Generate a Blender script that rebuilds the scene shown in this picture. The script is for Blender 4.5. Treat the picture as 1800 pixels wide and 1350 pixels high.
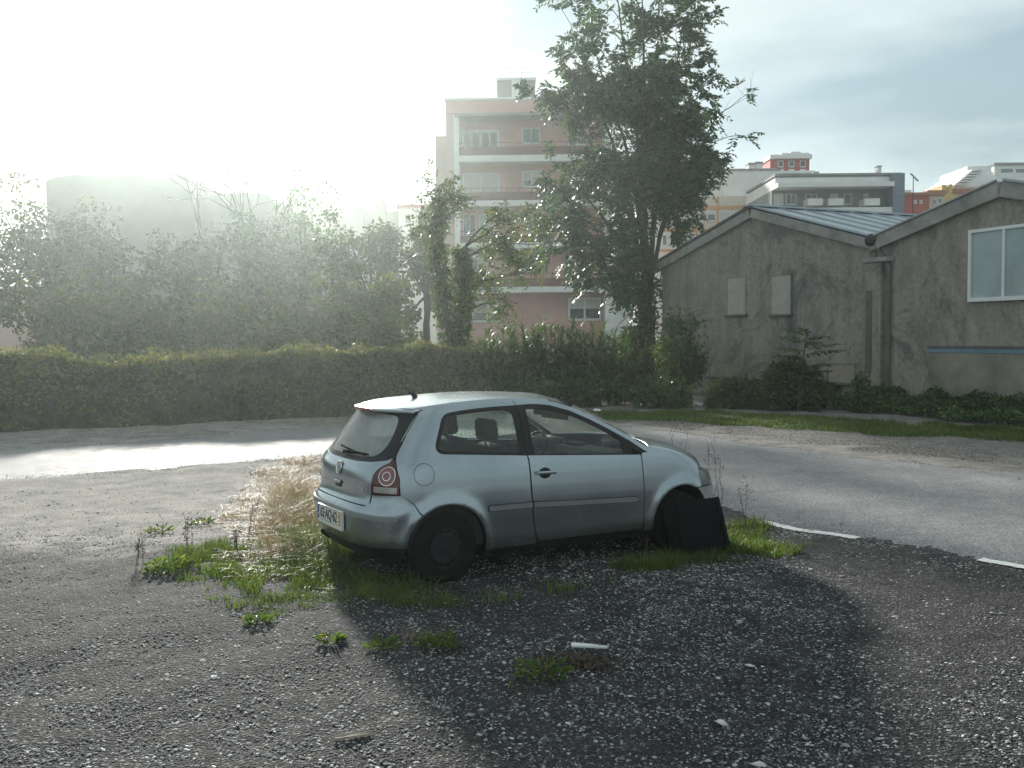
import bpy, bmesh, math, random
import numpy as np
from mathutils import Vector, Matrix
from mathutils.geometry import delaunay_2d_cdt
RAD = math.radians
scene = bpy.context.scene
for o in list(bpy.data.objects):
    bpy.data.objects.remove(o)

# ------------------------------------------------------------------ camera, sky, sun, exposure
CAM_H, CAM_F, CAM_PITCH, CAM_ROLL = 1.971, 1650.0, RAD(3.0), RAD(0.6)
cam_data = bpy.data.cameras.new('camera')
cam_data.sensor_width = 36.0
cam_data.lens = CAM_F / 1800.0 * 36.0
cam_data.clip_start, cam_data.clip_end = 0.05, 3000.0
cam = bpy.data.objects.new('camera', cam_data)
cam.matrix_world = Matrix.Translation((0, 0, CAM_H)) @ Matrix.Rotation(RAD(90) - CAM_PITCH, 4, 'X') @ Matrix.Rotation(-CAM_ROLL, 4, 'Z')
scene.collection.objects.link(cam)
scene.camera = cam

SUN_EL, SUN_AZ = RAD(17.0), RAD(-17.5)          # azimuth measured from +Y towards +X
sun_dir = Vector((math.sin(SUN_AZ) * math.cos(SUN_EL), math.cos(SUN_AZ) * math.cos(SUN_EL), math.sin(SUN_EL)))
sun_data = bpy.data.lights.new('sun', 'SUN')
sun_data.energy, sun_data.angle, sun_data.color = 5.0, RAD(3.5), (1.0, 0.96, 0.88)
sun = bpy.data.objects.new('sun', sun_data)
sun.rotation_euler = (-sun_dir).to_track_quat('-Z', 'Y').to_euler()
scene.collection.objects.link(sun)

world = bpy.data.worlds.new('World'); scene.world = world; world.use_nodes = True
wn, wl = world.node_tree.nodes, world.node_tree.links
wn.clear()
wout = wn.new('ShaderNodeOutputWorld'); wbg = wn.new('ShaderNodeBackground'); wbg.inputs['Strength'].default_value = 0.1
sky = wn.new('ShaderNodeTexSky'); sky.sky_type = 'NISHITA'; sky.sun_disc = False
sky.sun_elevation = SUN_EL; sky.sun_rotation = SUN_AZ
sky.air_density, sky.dust_density, sky.ozone_density = 1.0, 0.5, 1.0
CLOUD_K = 3.95
tc = wn.new('ShaderNodeTexCoord')
# thin high cloud: streaky noise on the direction, the same all round the sky
mp = wn.new('ShaderNodeMapping'); mp.inputs['Scale'].default_value = (1.1, 1.5, 4.2); mp.inputs['Rotation'].default_value = (RAD(14), RAD(-22), RAD(35))
n1 = wn.new('ShaderNodeTexNoise'); n1.inputs['Scale'].default_value = 1.7; n1.inputs['Detail'].default_value = 7.0; n1.inputs['Roughness'].default_value = 0.52; n1.inputs['Distortion'].default_value = 0.5
rp = wn.new('ShaderNodeValToRGB'); rp.color_ramp.elements[0].position = 0.38; rp.color_ramp.elements[0].color = (0.80, 0.80, 0.80, 1); rp.color_ramp.elements[1].position = 0.60; rp.color_ramp.elements[1].color = (1, 1, 1, 1)
n2 = wn.new('ShaderNodeTexNoise'); n2.inputs['Scale'].default_value = 2.6; n2.inputs['Detail'].default_value = 5.0
rp2 = wn.new('ShaderNodeValToRGB'); rp2.color_ramp.elements[0].position = 0.36; rp2.color_ramp.elements[0].color = (0.50, 0.66, 0.72, 1); rp2.color_ramp.elements[1].position = 0.62; rp2.color_ramp.elements[1].color = (0.98, 1.10, 1.10, 1)
bw = wn.new('ShaderNodeRGBToBW'); pw = wn.new('ShaderNodeMath'); pw.operation = 'POWER'; pw.inputs[1].default_value = 0.12
ml = wn.new('ShaderNodeMath'); ml.operation = 'MULTIPLY'; ml.inputs[1].default_value = CLOUD_K
cm = wn.new('ShaderNodeMix'); cm.data_type = 'RGBA'; cm.blend_type = 'MULTIPLY'; cm.inputs['Factor'].default_value = 1.0
wl.new(sky.outputs['Color'], bw.inputs['Color']); wl.new(bw.outputs['Val'], pw.inputs[0]); wl.new(pw.outputs[0], ml.inputs[0]); wl.new(ml.outputs[0], cm.inputs['A']); wl.new(rp2.outputs['Color'], cm.inputs['B'])   # cloud is lit by the sky behind it and spreads the glow round the sun
mx = wn.new('ShaderNodeMix'); mx.data_type = 'RGBA'
wl.new(tc.outputs['Generated'], mp.inputs['Vector'])
for n in (n1, n2): wl.new(mp.outputs['Vector'], n.inputs['Vector'])
wl.new(n1.outputs['Fac'], rp.inputs['Fac']); wl.new(n2.outputs['Fac'], rp2.inputs['Fac'])
wl.new(rp.outputs['Color'], mx.inputs['Factor'])
wl.new(sky.outputs['Color'], mx.inputs['A']); wl.new(cm.outputs['Result'], mx.inputs['B'])
wl.new(mx.outputs['Result'], wbg.inputs['Color']); wl.new(wbg.outputs['Background'], wout.inputs['Surface'])

vs = scene.view_settings
vs.view_transform = 'Standard'; vs.look = 'None'; vs.exposure = 0.74; vs.gamma = 1.0; vs.use_curve_mapping = False
scene.render.engine = 'CYCLES'
cy = scene.cycles
cy.use_denoising = True; cy.max_bounces = 6; cy.diffuse_bounces = 3; cy.glossy_bounces = 3; cy.transmission_bounces = 6
cy.transparent_max_bounces = 12; cy.volume_bounces = 1; cy.sample_clamp_indirect = 6.0

# ------------------------------------------------------------------ helpers
col = scene.collection
def at(px, py, Y):
    """world point that the photograph shows at pixel px, py, for a thing standing Y metres ahead"""
    uu, ww = (px - 900) / CAM_F, (675 - py) / CAM_F
    cr, sr = math.cos(CAM_ROLL), math.sin(CAM_ROLL)
    u, w = uu * cr + ww * sr, -uu * sr + ww * cr
    cp, sp = math.cos(CAM_PITCH), math.sin(CAM_PITCH)
    d = (u, cp + w * sp, w * cp - sp); t = Y / d[1]
    return Vector((d[0] * t, Y, CAM_H + d[2] * t))
def tag(o, label=None, cat=None, group=None, kind=None):
    if label: o['label'] = label
    if cat: o['category'] = cat
    if group: o['group'] = group
    if kind: o['kind'] = kind
    return o
def empty(name, loc=(0, 0, 0), rot=(0, 0, 0)):
    o = bpy.data.objects.new(name, None); o.empty_display_size = 0.2
    o.location = loc; o.rotation_euler = rot; col.objects.link(o); return o
def link(name, me, m=None, parent=None, smooth=False):
    if m is not None and len(me.materials) == 0: me.materials.append(m)
    o = bpy.data.objects.new(name, me); col.objects.link(o)
    if parent is not None: o.parent = parent
    if smooth: me.polygons.foreach_set('use_smooth', np.ones(len(me.polygons), bool))
    return o
def mesh_np(name, V, F):
    """V (n,3); F (m,k) with k = 3 or 4"""
    V = np.asarray(V, np.float32); F = np.asarray(F, np.int32)
    me = bpy.data.meshes.new(name); k = F.shape[1]
    me.vertices.add(len(V)); me.vertices.foreach_set('co', V.ravel())
    me.loops.add(F.size); me.loops.foreach_set('vertex_index', F.ravel())
    me.polygons.add(len(F)); me.polygons.foreach_set('loop_start', np.arange(0, F.size, k, dtype=np.int32))
    me.update(calc_edges=True); me.validate(); return me
def obj_np(name, V, F, m, parent=None, smooth=False): return link(name, mesh_np(name, V, F), m, parent, smooth)
def mesh_py(name, V, F):
    me = bpy.data.meshes.new(name); me.from_pydata([tuple(v) for v in V], [], F); me.update(); return me
def obj_bm(name, bm, m, parent=None, smooth=False):
    me = bpy.data.meshes.new(name); bmesh.ops.recalc_face_normals(bm, faces=bm.faces); bm.to_mesh(me); bm.free(); return link(name, me, m, parent, smooth)
def bm_box(bm, lo, hi, bevel=0.0, seg=1):
    r = bmesh.ops.create_cube(bm, size=1.0)
    lo, hi = Vector(lo), Vector(hi); c = (lo + hi) / 2; s = hi - lo
    for v in r['verts']: v.co = Vector((v.co.x * s.x, v.co.y * s.y, v.co.z * s.z)) + c
    if bevel > 0:
        es = list({e for v in r['verts'] for e in v.link_edges})
        bmesh.ops.bevel(bm, geom=es, offset=bevel, segments=seg, affect='EDGES', profile=0.6)
def box(name, lo, hi, m, parent=None, bevel=0.0, seg=1, smooth=False):
    bm = bmesh.new(); bm_box(bm, lo, hi, bevel, seg); return obj_bm(name, bm, m, parent, smooth)
def boxes(name, lst, m, parent=None, bevel=0.0):
    bm = bmesh.new()
    for lo, hi in lst: bm_box(bm, lo, hi, bevel)
    return obj_bm(name, bm, m, parent)
def prism(name, pts, y0, y1, m, parent=None):
    """polygon pts (x,z) extruded from y0 to y1"""
    n = len(pts); V = [(x, y0, z) for x, z in pts] + [(x, y1, z) for x, z in pts]
    F = [list(range(n)), list(range(2 * n - 1, n - 1, -1))] + [[i, (i + 1) % n + 0, (i + 1) % n + n, i + n] for i in range(n)]
    bm = bmesh.new(); vs_ = [bm.verts.new(v) for v in V]
    for f in F: bm.faces.new([vs_[i] for i in f])
    return obj_bm(name, bm, m, parent)
def tubes(name, paths, m, parent=None, sides=5, smooth=True):
    VV, FF, off = [], [], 0
    ang = np.arange(sides) / sides * 2 * np.pi
    for pts, rad in paths:
        pts = np.asarray(pts, float); n = len(pts); rad = np.broadcast_to(np.asarray(rad, float), (n,))
        t = np.gradient(pts, axis=0); t /= np.linalg.norm(t, axis=1, keepdims=True) + 1e-9
        ref = np.where(np.abs(t[:, 2:3]) > 0.9, np.array([[1.0, 0, 0]]), np.array([[0, 0, 1.0]]))
        a = np.cross(t, ref); a /= np.linalg.norm(a, axis=1, keepdims=True) + 1e-9
        b = np.cross(t, a)
        ring = pts[:, None] + rad[:, None, None] * (np.cos(ang)[None, :, None] * a[:, None] + np.sin(ang)[None, :, None] * b[:, None])
        VV.append(ring.reshape(-1, 3))
        i = np.arange(n - 1)[:, None] * sides; j = np.arange(sides)[None]; j2 = (j + 1) % sides
        FF.append(np.stack([i + j, i + j2, i + sides + j2, i + sides + j], -1).reshape(-1, 4) + off)
        off += n * sides
    return obj_np(name, np.concatenate(VV), np.concatenate(FF), m, parent, smooth)
def lathe(name, prof, m, parent=None, axis='Y', n=40, close=False):
    """profile (r, h) turned round the axis"""
    prof = np.asarray(prof, float); k = len(prof); a = np.arange(n) / n * 2 * np.pi
    r, h = prof[:, 0], prof[:, 1]
    C, S_ = np.cos(a)[:, None] * r, np.sin(a)[:, None] * r; Hh = np.broadcast_to(h, C.shape)
    V = np.stack([C, Hh, S_], -1) if axis == 'Y' else np.stack([C, S_, Hh], -1)
    i = np.arange(n)[:, None]; j = np.arange(k - 1)[None]; i2 = (i + 1) % n
    F = np.stack([i * k + j, i * k + j + 1, i2 * k + j + 1, i2 * k + j], -1).reshape(-1, 4)
    return obj_np(name, V.reshape(-1, 3), F, m, parent, True)
# value noise
def vnoise(x, y, seed=0):
    xi, yi = np.floor(x).astype(np.int64), np.floor(y).astype(np.int64); xf, yf = x - xi, y - yi
    def h(a, b):
        n = (a * 374761393 + b * 668265263 + seed * 144269504) & 0x7fffffff
        n = ((n ^ (n >> 13)) * 1274126177) & 0x7fffffff
        return ((n ^ (n >> 16)) & 0xffff) / 65535.0
    u, v = xf * xf * (3 - 2 * xf), yf * yf * (3 - 2 * yf)
    return (h(xi, yi) * (1 - u) + h(xi + 1, yi) * u) * (1 - v) + (h(xi, yi + 1) * (1 - u) + h(xi + 1, yi + 1) * u) * v
def sstep(a, b, x):
    t = np.clip((np.asarray(x, float) - a) / (b - a), 0, 1); return t * t * (3 - 2 * t)
def unit(v): return v / (np.linalg.norm(v, axis=-1, keepdims=True) + 1e-9)
def catmull(P, n):
    P = np.asarray(P, float); P = np.vstack([2 * P[0] - P[1], P, 2 * P[-1] - P[-2]]); out = []
    for i in range(1, len(P) - 2):
        t = np.linspace(0, 1, n, endpoint=False)[:, None]
        a, b, c, d = P[i - 1], P[i], P[i + 1], P[i + 2]
        out.append(0.5 * (2 * b + (c - a) * t + (2 * a - 5 * b + 4 * c - d) * t ** 2 + (3 * b - a - 3 * c + d) * t ** 3))
    out.append(P[-2][None]); return np.concatenate(out)

# ------------------------------------------------------------------ materials
def nodes_of(name):
    m = bpy.data.materials.new(name); m.use_nodes = True; nt = m.node_tree; nt.nodes.clear()
    out = nt.nodes.new('ShaderNodeOutputMaterial'); return m, nt, out
def principled(nt, base=(.5, .5, .5), rough=.6, metal=0.0, spec=.5):
    b = nt.nodes.new('ShaderNodeBsdfPrincipled')
    b.inputs['Base Color'].default_value = (*base, 1); b.inputs['Roughness'].default_value = rough
    b.inputs['Metallic'].default_value = metal; b.inputs['Specular IOR Level'].default_value = spec; return b
def noise(nt, scale, detail=5, rough=.55, vec=None, dist=0.0):
    n = nt.nodes.new('ShaderNodeTexNoise'); n.inputs['Scale'].default_value = scale; n.inputs['Detail'].default_value = detail
    n.inputs['Roughness'].default_value = rough; n.inputs['Distortion'].default_value = dist
    if vec is not None: nt.links.new(vec, n.inputs['Vector'])
    return n
def ramp(nt, fac, stops):
    r = nt.nodes.new('ShaderNodeValToRGB'); e = r.color_ramp.elements
    while len(e) < len(stops): e.new(0.5)
    for i, (p, c) in enumerate(stops):
        e[i].position = p; e[i].color = (*c, 1) if len(c) == 3 else c
    nt.links.new(fac, r.inputs['Fac']); return r.outputs['Color']
def mixc(nt, fac, a, b, mode='MIX'):
    m = nt.nodes.new('ShaderNodeMix'); m.data_type = 'RGBA'; m.blend_type = mode
    for sock, v in (('Factor', fac), ('A', a), ('B', b)):
        if hasattr(v, 'is_output'): nt.links.new(v, m.inputs[sock])
        elif isinstance(v, (int, float)): m.inputs[sock].default_value = v
        else: m.inputs[sock].default_value = (*v, 1)
    return m.outputs['Result']
def coords(nt, scale=(1, 1, 1), world_space=False):
    if world_space:
        g = nt.nodes.new('ShaderNodeNewGeometry'); src = g.outputs['Position']
    else:
        t = nt.nodes.new('ShaderNodeTexCoord'); src = t.outputs['Object']
    mpn = nt.nodes.new('ShaderNodeMapping'); mpn.inputs['Scale'].default_value = scale
    nt.links.new(src, mpn.inputs['Vector']); return mpn.outputs['Vector']
def bump(nt, height, strength=.3, dist=.02):
    b = nt.nodes.new('ShaderNodeBump'); b.inputs['Strength'].default_value = strength; b.inputs['Distance'].default_value = dist
    nt.links.new(height, b.inputs['Height']); return b.outputs['Normal']
def mat(name, base, rough=.7, metal=0.0, var=.15, scale=3.0, spec=.4, bmp=0.0, bscale=40.0, stops=None, world_space=True):
    """a plain surface with blotchy variation"""
    m, nt, out = nodes_of(name); b = principled(nt, base, rough, metal, spec)
    v = coords(nt, world_space=world_space); n = noise(nt, scale, 6, .6, v)
    lo, hi = [c * (1 - var) for c in base], [min(1, c * (1 + var)) for c in base]
    nt.links.new(ramp(nt, n.outputs['Fac'], stops or [(.3, lo), (.7, hi)]), b.inputs['Base Color'])
    if bmp:
        nb = noise(nt, bscale, 4, .6, v); nt.links.new(bump(nt, nb.outputs['Fac'], bmp, .01), b.inputs['Normal'])
    nt.links.new(b.outputs['BSDF'], out.inputs['Surface']); return m
def leaf_mat(name, c0, c1, c2=None, trans=.4, rough=.42, tint=(1.5, 1.55, .7), patch=(.62, 1.28)):
    m, nt, out = nodes_of(name); g = nt.nodes.new('ShaderNodeNewGeometry')
    st = [(0, c0), (.6, c1)] + ([(1.0, c2)] if c2 else [])
    colr = ramp(nt, g.outputs['Random Per Island'], st)
    v = coords(nt, world_space=True); n = noise(nt, .9, 3, .5, v)
    colr = mixc(nt, 1.0, colr, ramp(nt, n.outputs['Fac'], [(.32, (patch[0],) * 3), (.68, (patch[1], patch[1] * .97, patch[1] * .9))]), 'MULTIPLY')
    b = principled(nt, c0, rough, 0, .35); nt.links.new(colr, b.inputs['Base Color'])
    t = nt.nodes.new('ShaderNodeBsdfTranslucent'); nt.links.new(mixc(nt, 1.0, colr, tint, 'MULTIPLY'), t.inputs['Color'])
    ms = nt.nodes.new('ShaderNodeMixShader'); ms.inputs['Fac'].default_value = trans
    nt.links.new(b.outputs['BSDF'], ms.inputs[1]); nt.links.new(t.outputs['BSDF'], ms.inputs[2]); nt.links.new(ms.outputs['Shader'], out.inputs['Surface']); return m
def glass_mat(name, tint=(.75, .85, .82), rough=.02, refl=1.0, dust_sheen=.0):
    m, nt, out = nodes_of(name)
    tr = nt.nodes.new('ShaderNodeBsdfTransparent'); tr.inputs['Color'].default_value = (*tint, 1)
    gl = nt.nodes.new('ShaderNodeBsdfGlossy'); gl.inputs['Roughness'].default_value = rough
    fr = nt.nodes.new('ShaderNodeFresnel'); fr.inputs['IOR'].default_value = 1.5 * refl
    ms = nt.nodes.new('ShaderNodeMixShader'); nt.links.new(fr.outputs['Fac'], ms.inputs['Fac'])
    nt.links.new(tr.outputs['BSDF'], ms.inputs[1]); nt.links.new(gl.outputs['BSDF'], ms.inputs[2])
    res = ms.outputs['Shader']
    if dust_sheen > 0:                                   # pale film: dust, and on the rear pane a painted sky reflection
        df = nt.nodes.new('ShaderNodeBsdfDiffuse'); df.inputs['Color'].default_value = (.72, .74, .72, 1)
        tl = nt.nodes.new('ShaderNodeBsdfTranslucent'); tl.inputs['Color'].default_value = (.6, .62, .58, 1)
        ad = nt.nodes.new('ShaderNodeMixShader'); ad.inputs['Fac'].default_value = .5
        nt.links.new(df.outputs['BSDF'], ad.inputs[1]); nt.links.new(tl.outputs['BSDF'], ad.inputs[2])
        n = noise(nt, 5.0, 5, .6, coords(nt)); fac = ramp(nt, n.outputs['Fac'], [(.3, (dust_sheen * .6,) * 3), (.75, (dust_sheen * 1.4,) * 3)])
        m2 = nt.nodes.new('ShaderNodeMixShader'); nt.links.new(fac, m2.inputs['Fac']); nt.links.new(res, m2.inputs[1]); nt.links.new(ad.outputs['Shader'], m2.inputs[2]); res = m2.outputs['Shader']
    nt.links.new(res, out.inputs['Surface']); return m
# ------------------------------------------------------------------ ground, road
CAR_X, CAR_Y, CAR_YAW, CAR_TILT = -0.960, 8.055, 0.55428, 0.02825
def car_local(x, y):
    dx, dy = x - CAR_X, y - CAR_Y; c, s = math.cos(CAR_YAW), math.sin(CAR_YAW)
    return c * dx + s * dy, -s * dx + c * dy
def car_world(x, y):
    c, s = math.cos(CAR_YAW), math.sin(CAR_YAW); return CAR_X + c * x - s * y, CAR_Y + s * x + c * y
def g_smooth(x, y):
    x = np.asarray(x, float); y = np.asarray(y, float); cx, cyy = car_local(x, y)
    w = 1 - sstep(1.9, 5.0, np.hypot(cx - 1.2, cyy)); un = 1 - sstep(2.0, 3.4, np.hypot(cx - 1.2, cyy))
    return -CAR_TILT * np.clip(cx, -1.2, 3.6) * w + (1 - un) * .035 * (vnoise(x * .45, y * .45, 3) - .5)
NEAR = [(-40, 0.5), (-26, 5.6), (-16, 9.5), (-11, 11.3), (-7.2, 13.1), (-5.2, 14.1), (-3.4, 15.4), (-1.5, 15.9), (.2, 14.8), (1.3, 12.8), (2.3, 10.4), (2.76, 9.45), (3.17, 8.97), (4.13, 7.5), (5.5, 5.4), (7.5, 2.6), (10, -1), (14, -7)]
FAR = [(-42, 4.5), (-28, 9.3), (-18, 13.2), (-13, 15.2), (-9.3, 16.9), (-6.7, 18.3), (-4.3, 20.3), (-1.5, 21.2), (1.2, 20.6), (2.9, 19.2), (4.76, 15.7), (5.7, 14.2), (7.07, 12.9), (9.5, 9.8), (13, 5.5), (16, 2), (19, -1.5), (24, -7)]
near, far = catmull(NEAR, 8), catmull(FAR, 8)
road_poly = np.vstack([near, far[::-1]])
def seg_dist(px, py, poly, closed=True):
    A = poly; B = np.roll(poly, -1, 0) if closed else poly[1:]
    if not closed: A = poly[:-1]
    d = np.full(px.shape, 1e9)
    for a, b in zip(A, B):
        ab = b - a; L = ab @ ab + 1e-12
        t = np.clip(((px - a[0]) * ab[0] + (py - a[1]) * ab[1]) / L, 0, 1)
        d = np.minimum(d, np.hypot(px - a[0] - t * ab[0], py - a[1] - t * ab[1]))
    return d
def inside(px, py, poly):
    r = np.zeros(px.shape, bool); A, B = poly, np.roll(poly, -1, 0)
    for a, b in zip(A, B):
        c = ((a[1] > py) != (b[1] > py))
        with np.errstate(divide='ignore', invalid='ignore'):
            r ^= c & (px < (b[0] - a[0]) * (py - a[1]) / (b[1] - a[1] + 1e-12) + a[0])
    return r
def road_sd(x, y):
    """positive inside the road"""
    d = seg_dist(x, y, road_poly); return np.where(inside(x, y, road_poly), d, -d)
def axis(segs):
    out = []
    for a, b, st in segs: out.append(np.arange(a, b, st))
    return np.concatenate(out + [np.array([segs[-1][1]])])
gx = axis([(-400, -100, 50), (-100, -30, 10), (-30, -12, 1.0), (-12, -6, .12), (-6, 5, .045), (5, 12, .12), (12, 30, 1.0), (30, 100, 10), (100, 400, 50)])
gy = axis([(-100, -20, 20), (-20, 2, 2), (2, 3.4, .2), (3.4, 11, .045), (11, 24, .11), (24, 40, 1.0), (40, 100, 10), (100, 500, 50)])
GX, GY = np.meshgrid(gx, gy); fx, fy = GX.ravel(), GY.ravel()
sd = np.full(fx.shape, -9.0); nearby = (np.abs(fx) < 45) & (fy < 40) & (fy > -12)
sd[nearby] = road_sd(fx[nearby], fy[nearby])
micro = .012 * (vnoise(fx * 9, fy * 9, 1) - .5) + .03 * (vnoise(fx * 1.7, fy * 1.7, 5) - .5)
close = (np.abs(fx) < 14) & (fy < 26) & (fy > 2)
fz = g_smooth(fx, fy) + np.where(close, micro, 0)
edge = sd - .12 + .42 * (vnoise(fx * 1.3, fy * 1.3, 7) - .5) + .22 * (vnoise(fx * 4, fy * 4, 8) - .5) + .16 * (vnoise(fx * 15, fy * 15, 18) - .5)
fz = fz + np.where(close, .016 * sstep(-1.2, -.1, sd), 0)
fz = np.where(edge > -.05, fz - .06 * sstep(-.05, .30, edge), fz)
nx_, ny_ = len(gx), len(gy)
ii = (np.arange(ny_ - 1)[:, None] * nx_ + np.arange(nx_ - 1)[None]).ravel()
def ground_mat():
    m, nt, out = nodes_of('gravel_ground'); b = principled(nt, (.1, .1, .1), .9, 0, .12)
    v = coords(nt, world_space=True)
    big = noise(nt, .35, 5, .6, v); mid = noise(nt, 2.2, 6, .65, v)
    fine = nt.nodes.new('ShaderNodeTexVoronoi'); fine.inputs['Scale'].default_value = 62; nt.links.new(v, fine.inputs['Vector'])
    fine2 = nt.nodes.new('ShaderNodeTexVoronoi'); fine2.inputs['Scale'].default_value = 130; nt.links.new(v, fine2.inputs['Vector'])
    stone = ramp(nt, fine.outputs['Color'], [(.25, (.014, .015, .018)), (.60, (.036, .037, .040)), (.80, (.085, .086, .088)), (.93, (.36, .355, .35))])
    stone2 = ramp(nt, fine2.outputs['Color'], [(.3, (.016, .017, .020)), (.72, (.045, .046, .048)), (.93, (.26, .255, .25))])
    c = mixc(nt, .45, stone, stone2)
    tone = ramp(nt, mid.outputs['Fac'], [(.32, (.62, .63, .66)), (.68, (1.3, 1.24, 1.18))])
    c = mixc(nt, 1.0, c, tone, 'MULTIPLY')
    earth = ramp(nt, big.outputs['Fac'], [(.50, (0, 0, 0)), (.70, (.4, .4, .4))])
    c = mixc(nt, earth, c, (.085, .078, .07))
    sp = nt.nodes.new('ShaderNodeSeparateXYZ'); nt.links.new(v, sp.inputs[0])            # pale dusty gravel of the left half of the lot
    def edge_fac(sock, amp, f0, f1):
        ad = nt.nodes.new('ShaderNodeMath'); ad.operation = 'MULTIPLY_ADD'; nt.links.new(mid.outputs['Fac'], ad.inputs[0]); ad.inputs[1].default_value = amp; nt.links.new(sock, ad.inputs[2])
        r = nt.nodes.new('ShaderNodeMapRange'); r.interpolation_type = 'SMOOTHSTEP'; r.inputs['From Min'].default_value = f0; r.inputs['From Max'].default_value = f1; nt.links.new(ad.outputs[0], r.inputs['Value']); return r.outputs['Result']
    mu = nt.nodes.new('ShaderNodeMath'); mu.operation = 'MULTIPLY'; nt.links.new(edge_fac(sp.outputs['Y'], 2.0, 8.9, 10.4), mu.inputs[0]); nt.links.new(edge_fac(sp.outputs['X'], 2.0, 2.6, -.6), mu.inputs[1])
    mu2 = nt.nodes.new('ShaderNodeMath'); mu2.operation = 'MULTIPLY'; nt.links.new(mu.outputs[0], mu2.inputs[0]); mu2.inputs[1].default_value = .85
    ax = nt.nodes.new('ShaderNodeMath'); ax.operation = 'MULTIPLY_ADD'; nt.links.new(sp.outputs['X'], ax.inputs[0]); ax.inputs[1].default_value = .75; nt.links.new(sp.outputs['Y'], ax.inputs[2])
    mx_ = nt.nodes.new('ShaderNodeMath'); mx_.operation = 'MAXIMUM'; nt.links.new(mu2.outputs[0], mx_.inputs[0]); fs = nt.nodes.new('ShaderNodeMath'); fs.operation = 'MULTIPLY'; nt.links.new(edge_fac(ax.outputs[0], 1.5, 15.6, 16.6), fs.inputs[0]); fs.inputs[1].default_value = .6; nt.links.new(fs.outputs[0], mx_.inputs[1])
    pale = mixc(nt, 1.0, ramp(nt, fine2.outputs['Color'], [(.2, (.22, .205, .19)), (.7, (.39, .37, .345)), (.95, (.62, .60, .57))]), tone, 'MULTIPLY')
    c = mixc(nt, mx_.outputs[0], c, pale)
    nt.links.new(c, b.inputs['Base Color'])
    nt.links.new(bump(nt, fine.outputs['Distance'], .7, .012), b.inputs['Normal'])
    nt.links.new(b.outputs['BSDF'], out.inputs['Surface']); return m
ground = obj_np('ground', np.stack([fx, fy, fz], -1), np.stack([ii, ii + 1, ii + nx_ + 1, ii + nx_], -1), ground_mat(), smooth=True)
tag(ground, 'dark loose gravel lot with scattered pale stones', None, kind='structure')

def road_mat():
    m, nt, out = nodes_of('worn_asphalt'); b = principled(nt, (.1, .1, .1), .6, 0, .10)
    v = coords(nt, world_space=True); big = noise(nt, .5, 6, .62, v, .4); mid = noise(nt, 4, 6, .65, v)
    vo = nt.nodes.new('ShaderNodeTexVoronoi'); vo.inputs['Scale'].default_value = 85; nt.links.new(v, vo.inputs['Vector'])
    c = ramp(nt, vo.outputs['Color'], [(.2, (.15, .154, .16)), (.7, (.265, .266, .268)), (.95, (.43, .43, .425))])
    c = mixc(nt, 1.0, c, ramp(nt, big.outputs['Fac'], [(.3, (.72, .72, .75)), (.7, (1.25, 1.22, 1.2))]), 'MULTIPLY')
    c = mixc(nt, 1.0, c, ramp(nt, mid.outputs['Fac'], [(.3, (.82, .82, .83)), (.7, (1.15, 1.14, 1.12))]), 'MULTIPLY')
    nt.links.new(c, b.inputs['Base Color']); nt.links.new(ramp(nt, mid.outputs['Fac'], [(.3, (.55,) * 3), (.7, (.74,) * 3)]), b.inputs['Roughness'])
    nt.links.new(bump(nt, vo.outputs['Distance'], .35, .008), b.inputs['Normal'])
    nt.links.new(b.outputs['BSDF'], out.inputs['Surface']); return m
K = 28; tt = np.linspace(0, 1, K)[None, :, None]
def resample(P, n):
    d = np.concatenate([[0], np.cumsum(np.hypot(*np.diff(P, axis=0).T))]); s = np.linspace(0, d[-1], n)
    return np.stack([np.interp(s, d, P[:, 0]), np.interp(s, d, P[:, 1])], -1)
RV = near[:, None] * (1 - tt) + far[:, None] * tt; nr = len(near)
rx, ry = RV[..., 0].ravel(), RV[..., 1].ravel()
rz = g_smooth(rx, ry) + .006 + .012 * (vnoise(rx * .8, ry * .8, 9) - .5)
ii = (np.arange(nr - 1)[:, None] * K + np.arange(K - 1)[None]).ravel()
road = obj_np('road', np.stack([rx, ry, rz], -1), np.stack([ii, ii + 1, ii + K + 1, ii + K], -1), road_mat(), smooth=True)
tag(road, 'worn pale grey asphalt road bending round behind the car', None, kind='structure')
# white edge line, worn through in the middle
paint = mat('white_road_paint', (.72, .71, .68), .6, var=.2, scale=9, stops=[(.28, (.25, .25, .25)), (.42, (.7, .69, .66)), (.8, (.8, .79, .76))])
def edge_line(x0, x1):
    nd = catmull(NEAR, 40); nd = nd[(nd[:, 0] > x0) & (nd[:, 0] < x1) & (nd[:, 1] < 12)]
    t = unit(np.gradient(nd, axis=0)); nrm = np.stack([-t[:, 1], t[:, 0]], -1); nrm *= np.sign((nrm @ np.array([.7, .7]))[:, None])
    a, b = nd + nrm * .10, nd + nrm * .21
    rr = np.random.RandomState(4); a += rr.normal(0, .007, a.shape); b += rr.normal(0, .007, b.shape)
    V = np.vstack([a, b]); z = g_smooth(V[:, 0], V[:, 1]) + .022; n = len(nd); i = np.arange(n - 1)
    o = obj_np('edge_line', np.column_stack([V, z]), np.stack([i, i + 1, i + 1 + n, i + n], -1), paint, road); return o
edge_line(2.5, 3.22); edge_line(3.86, 9.0)
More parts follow.
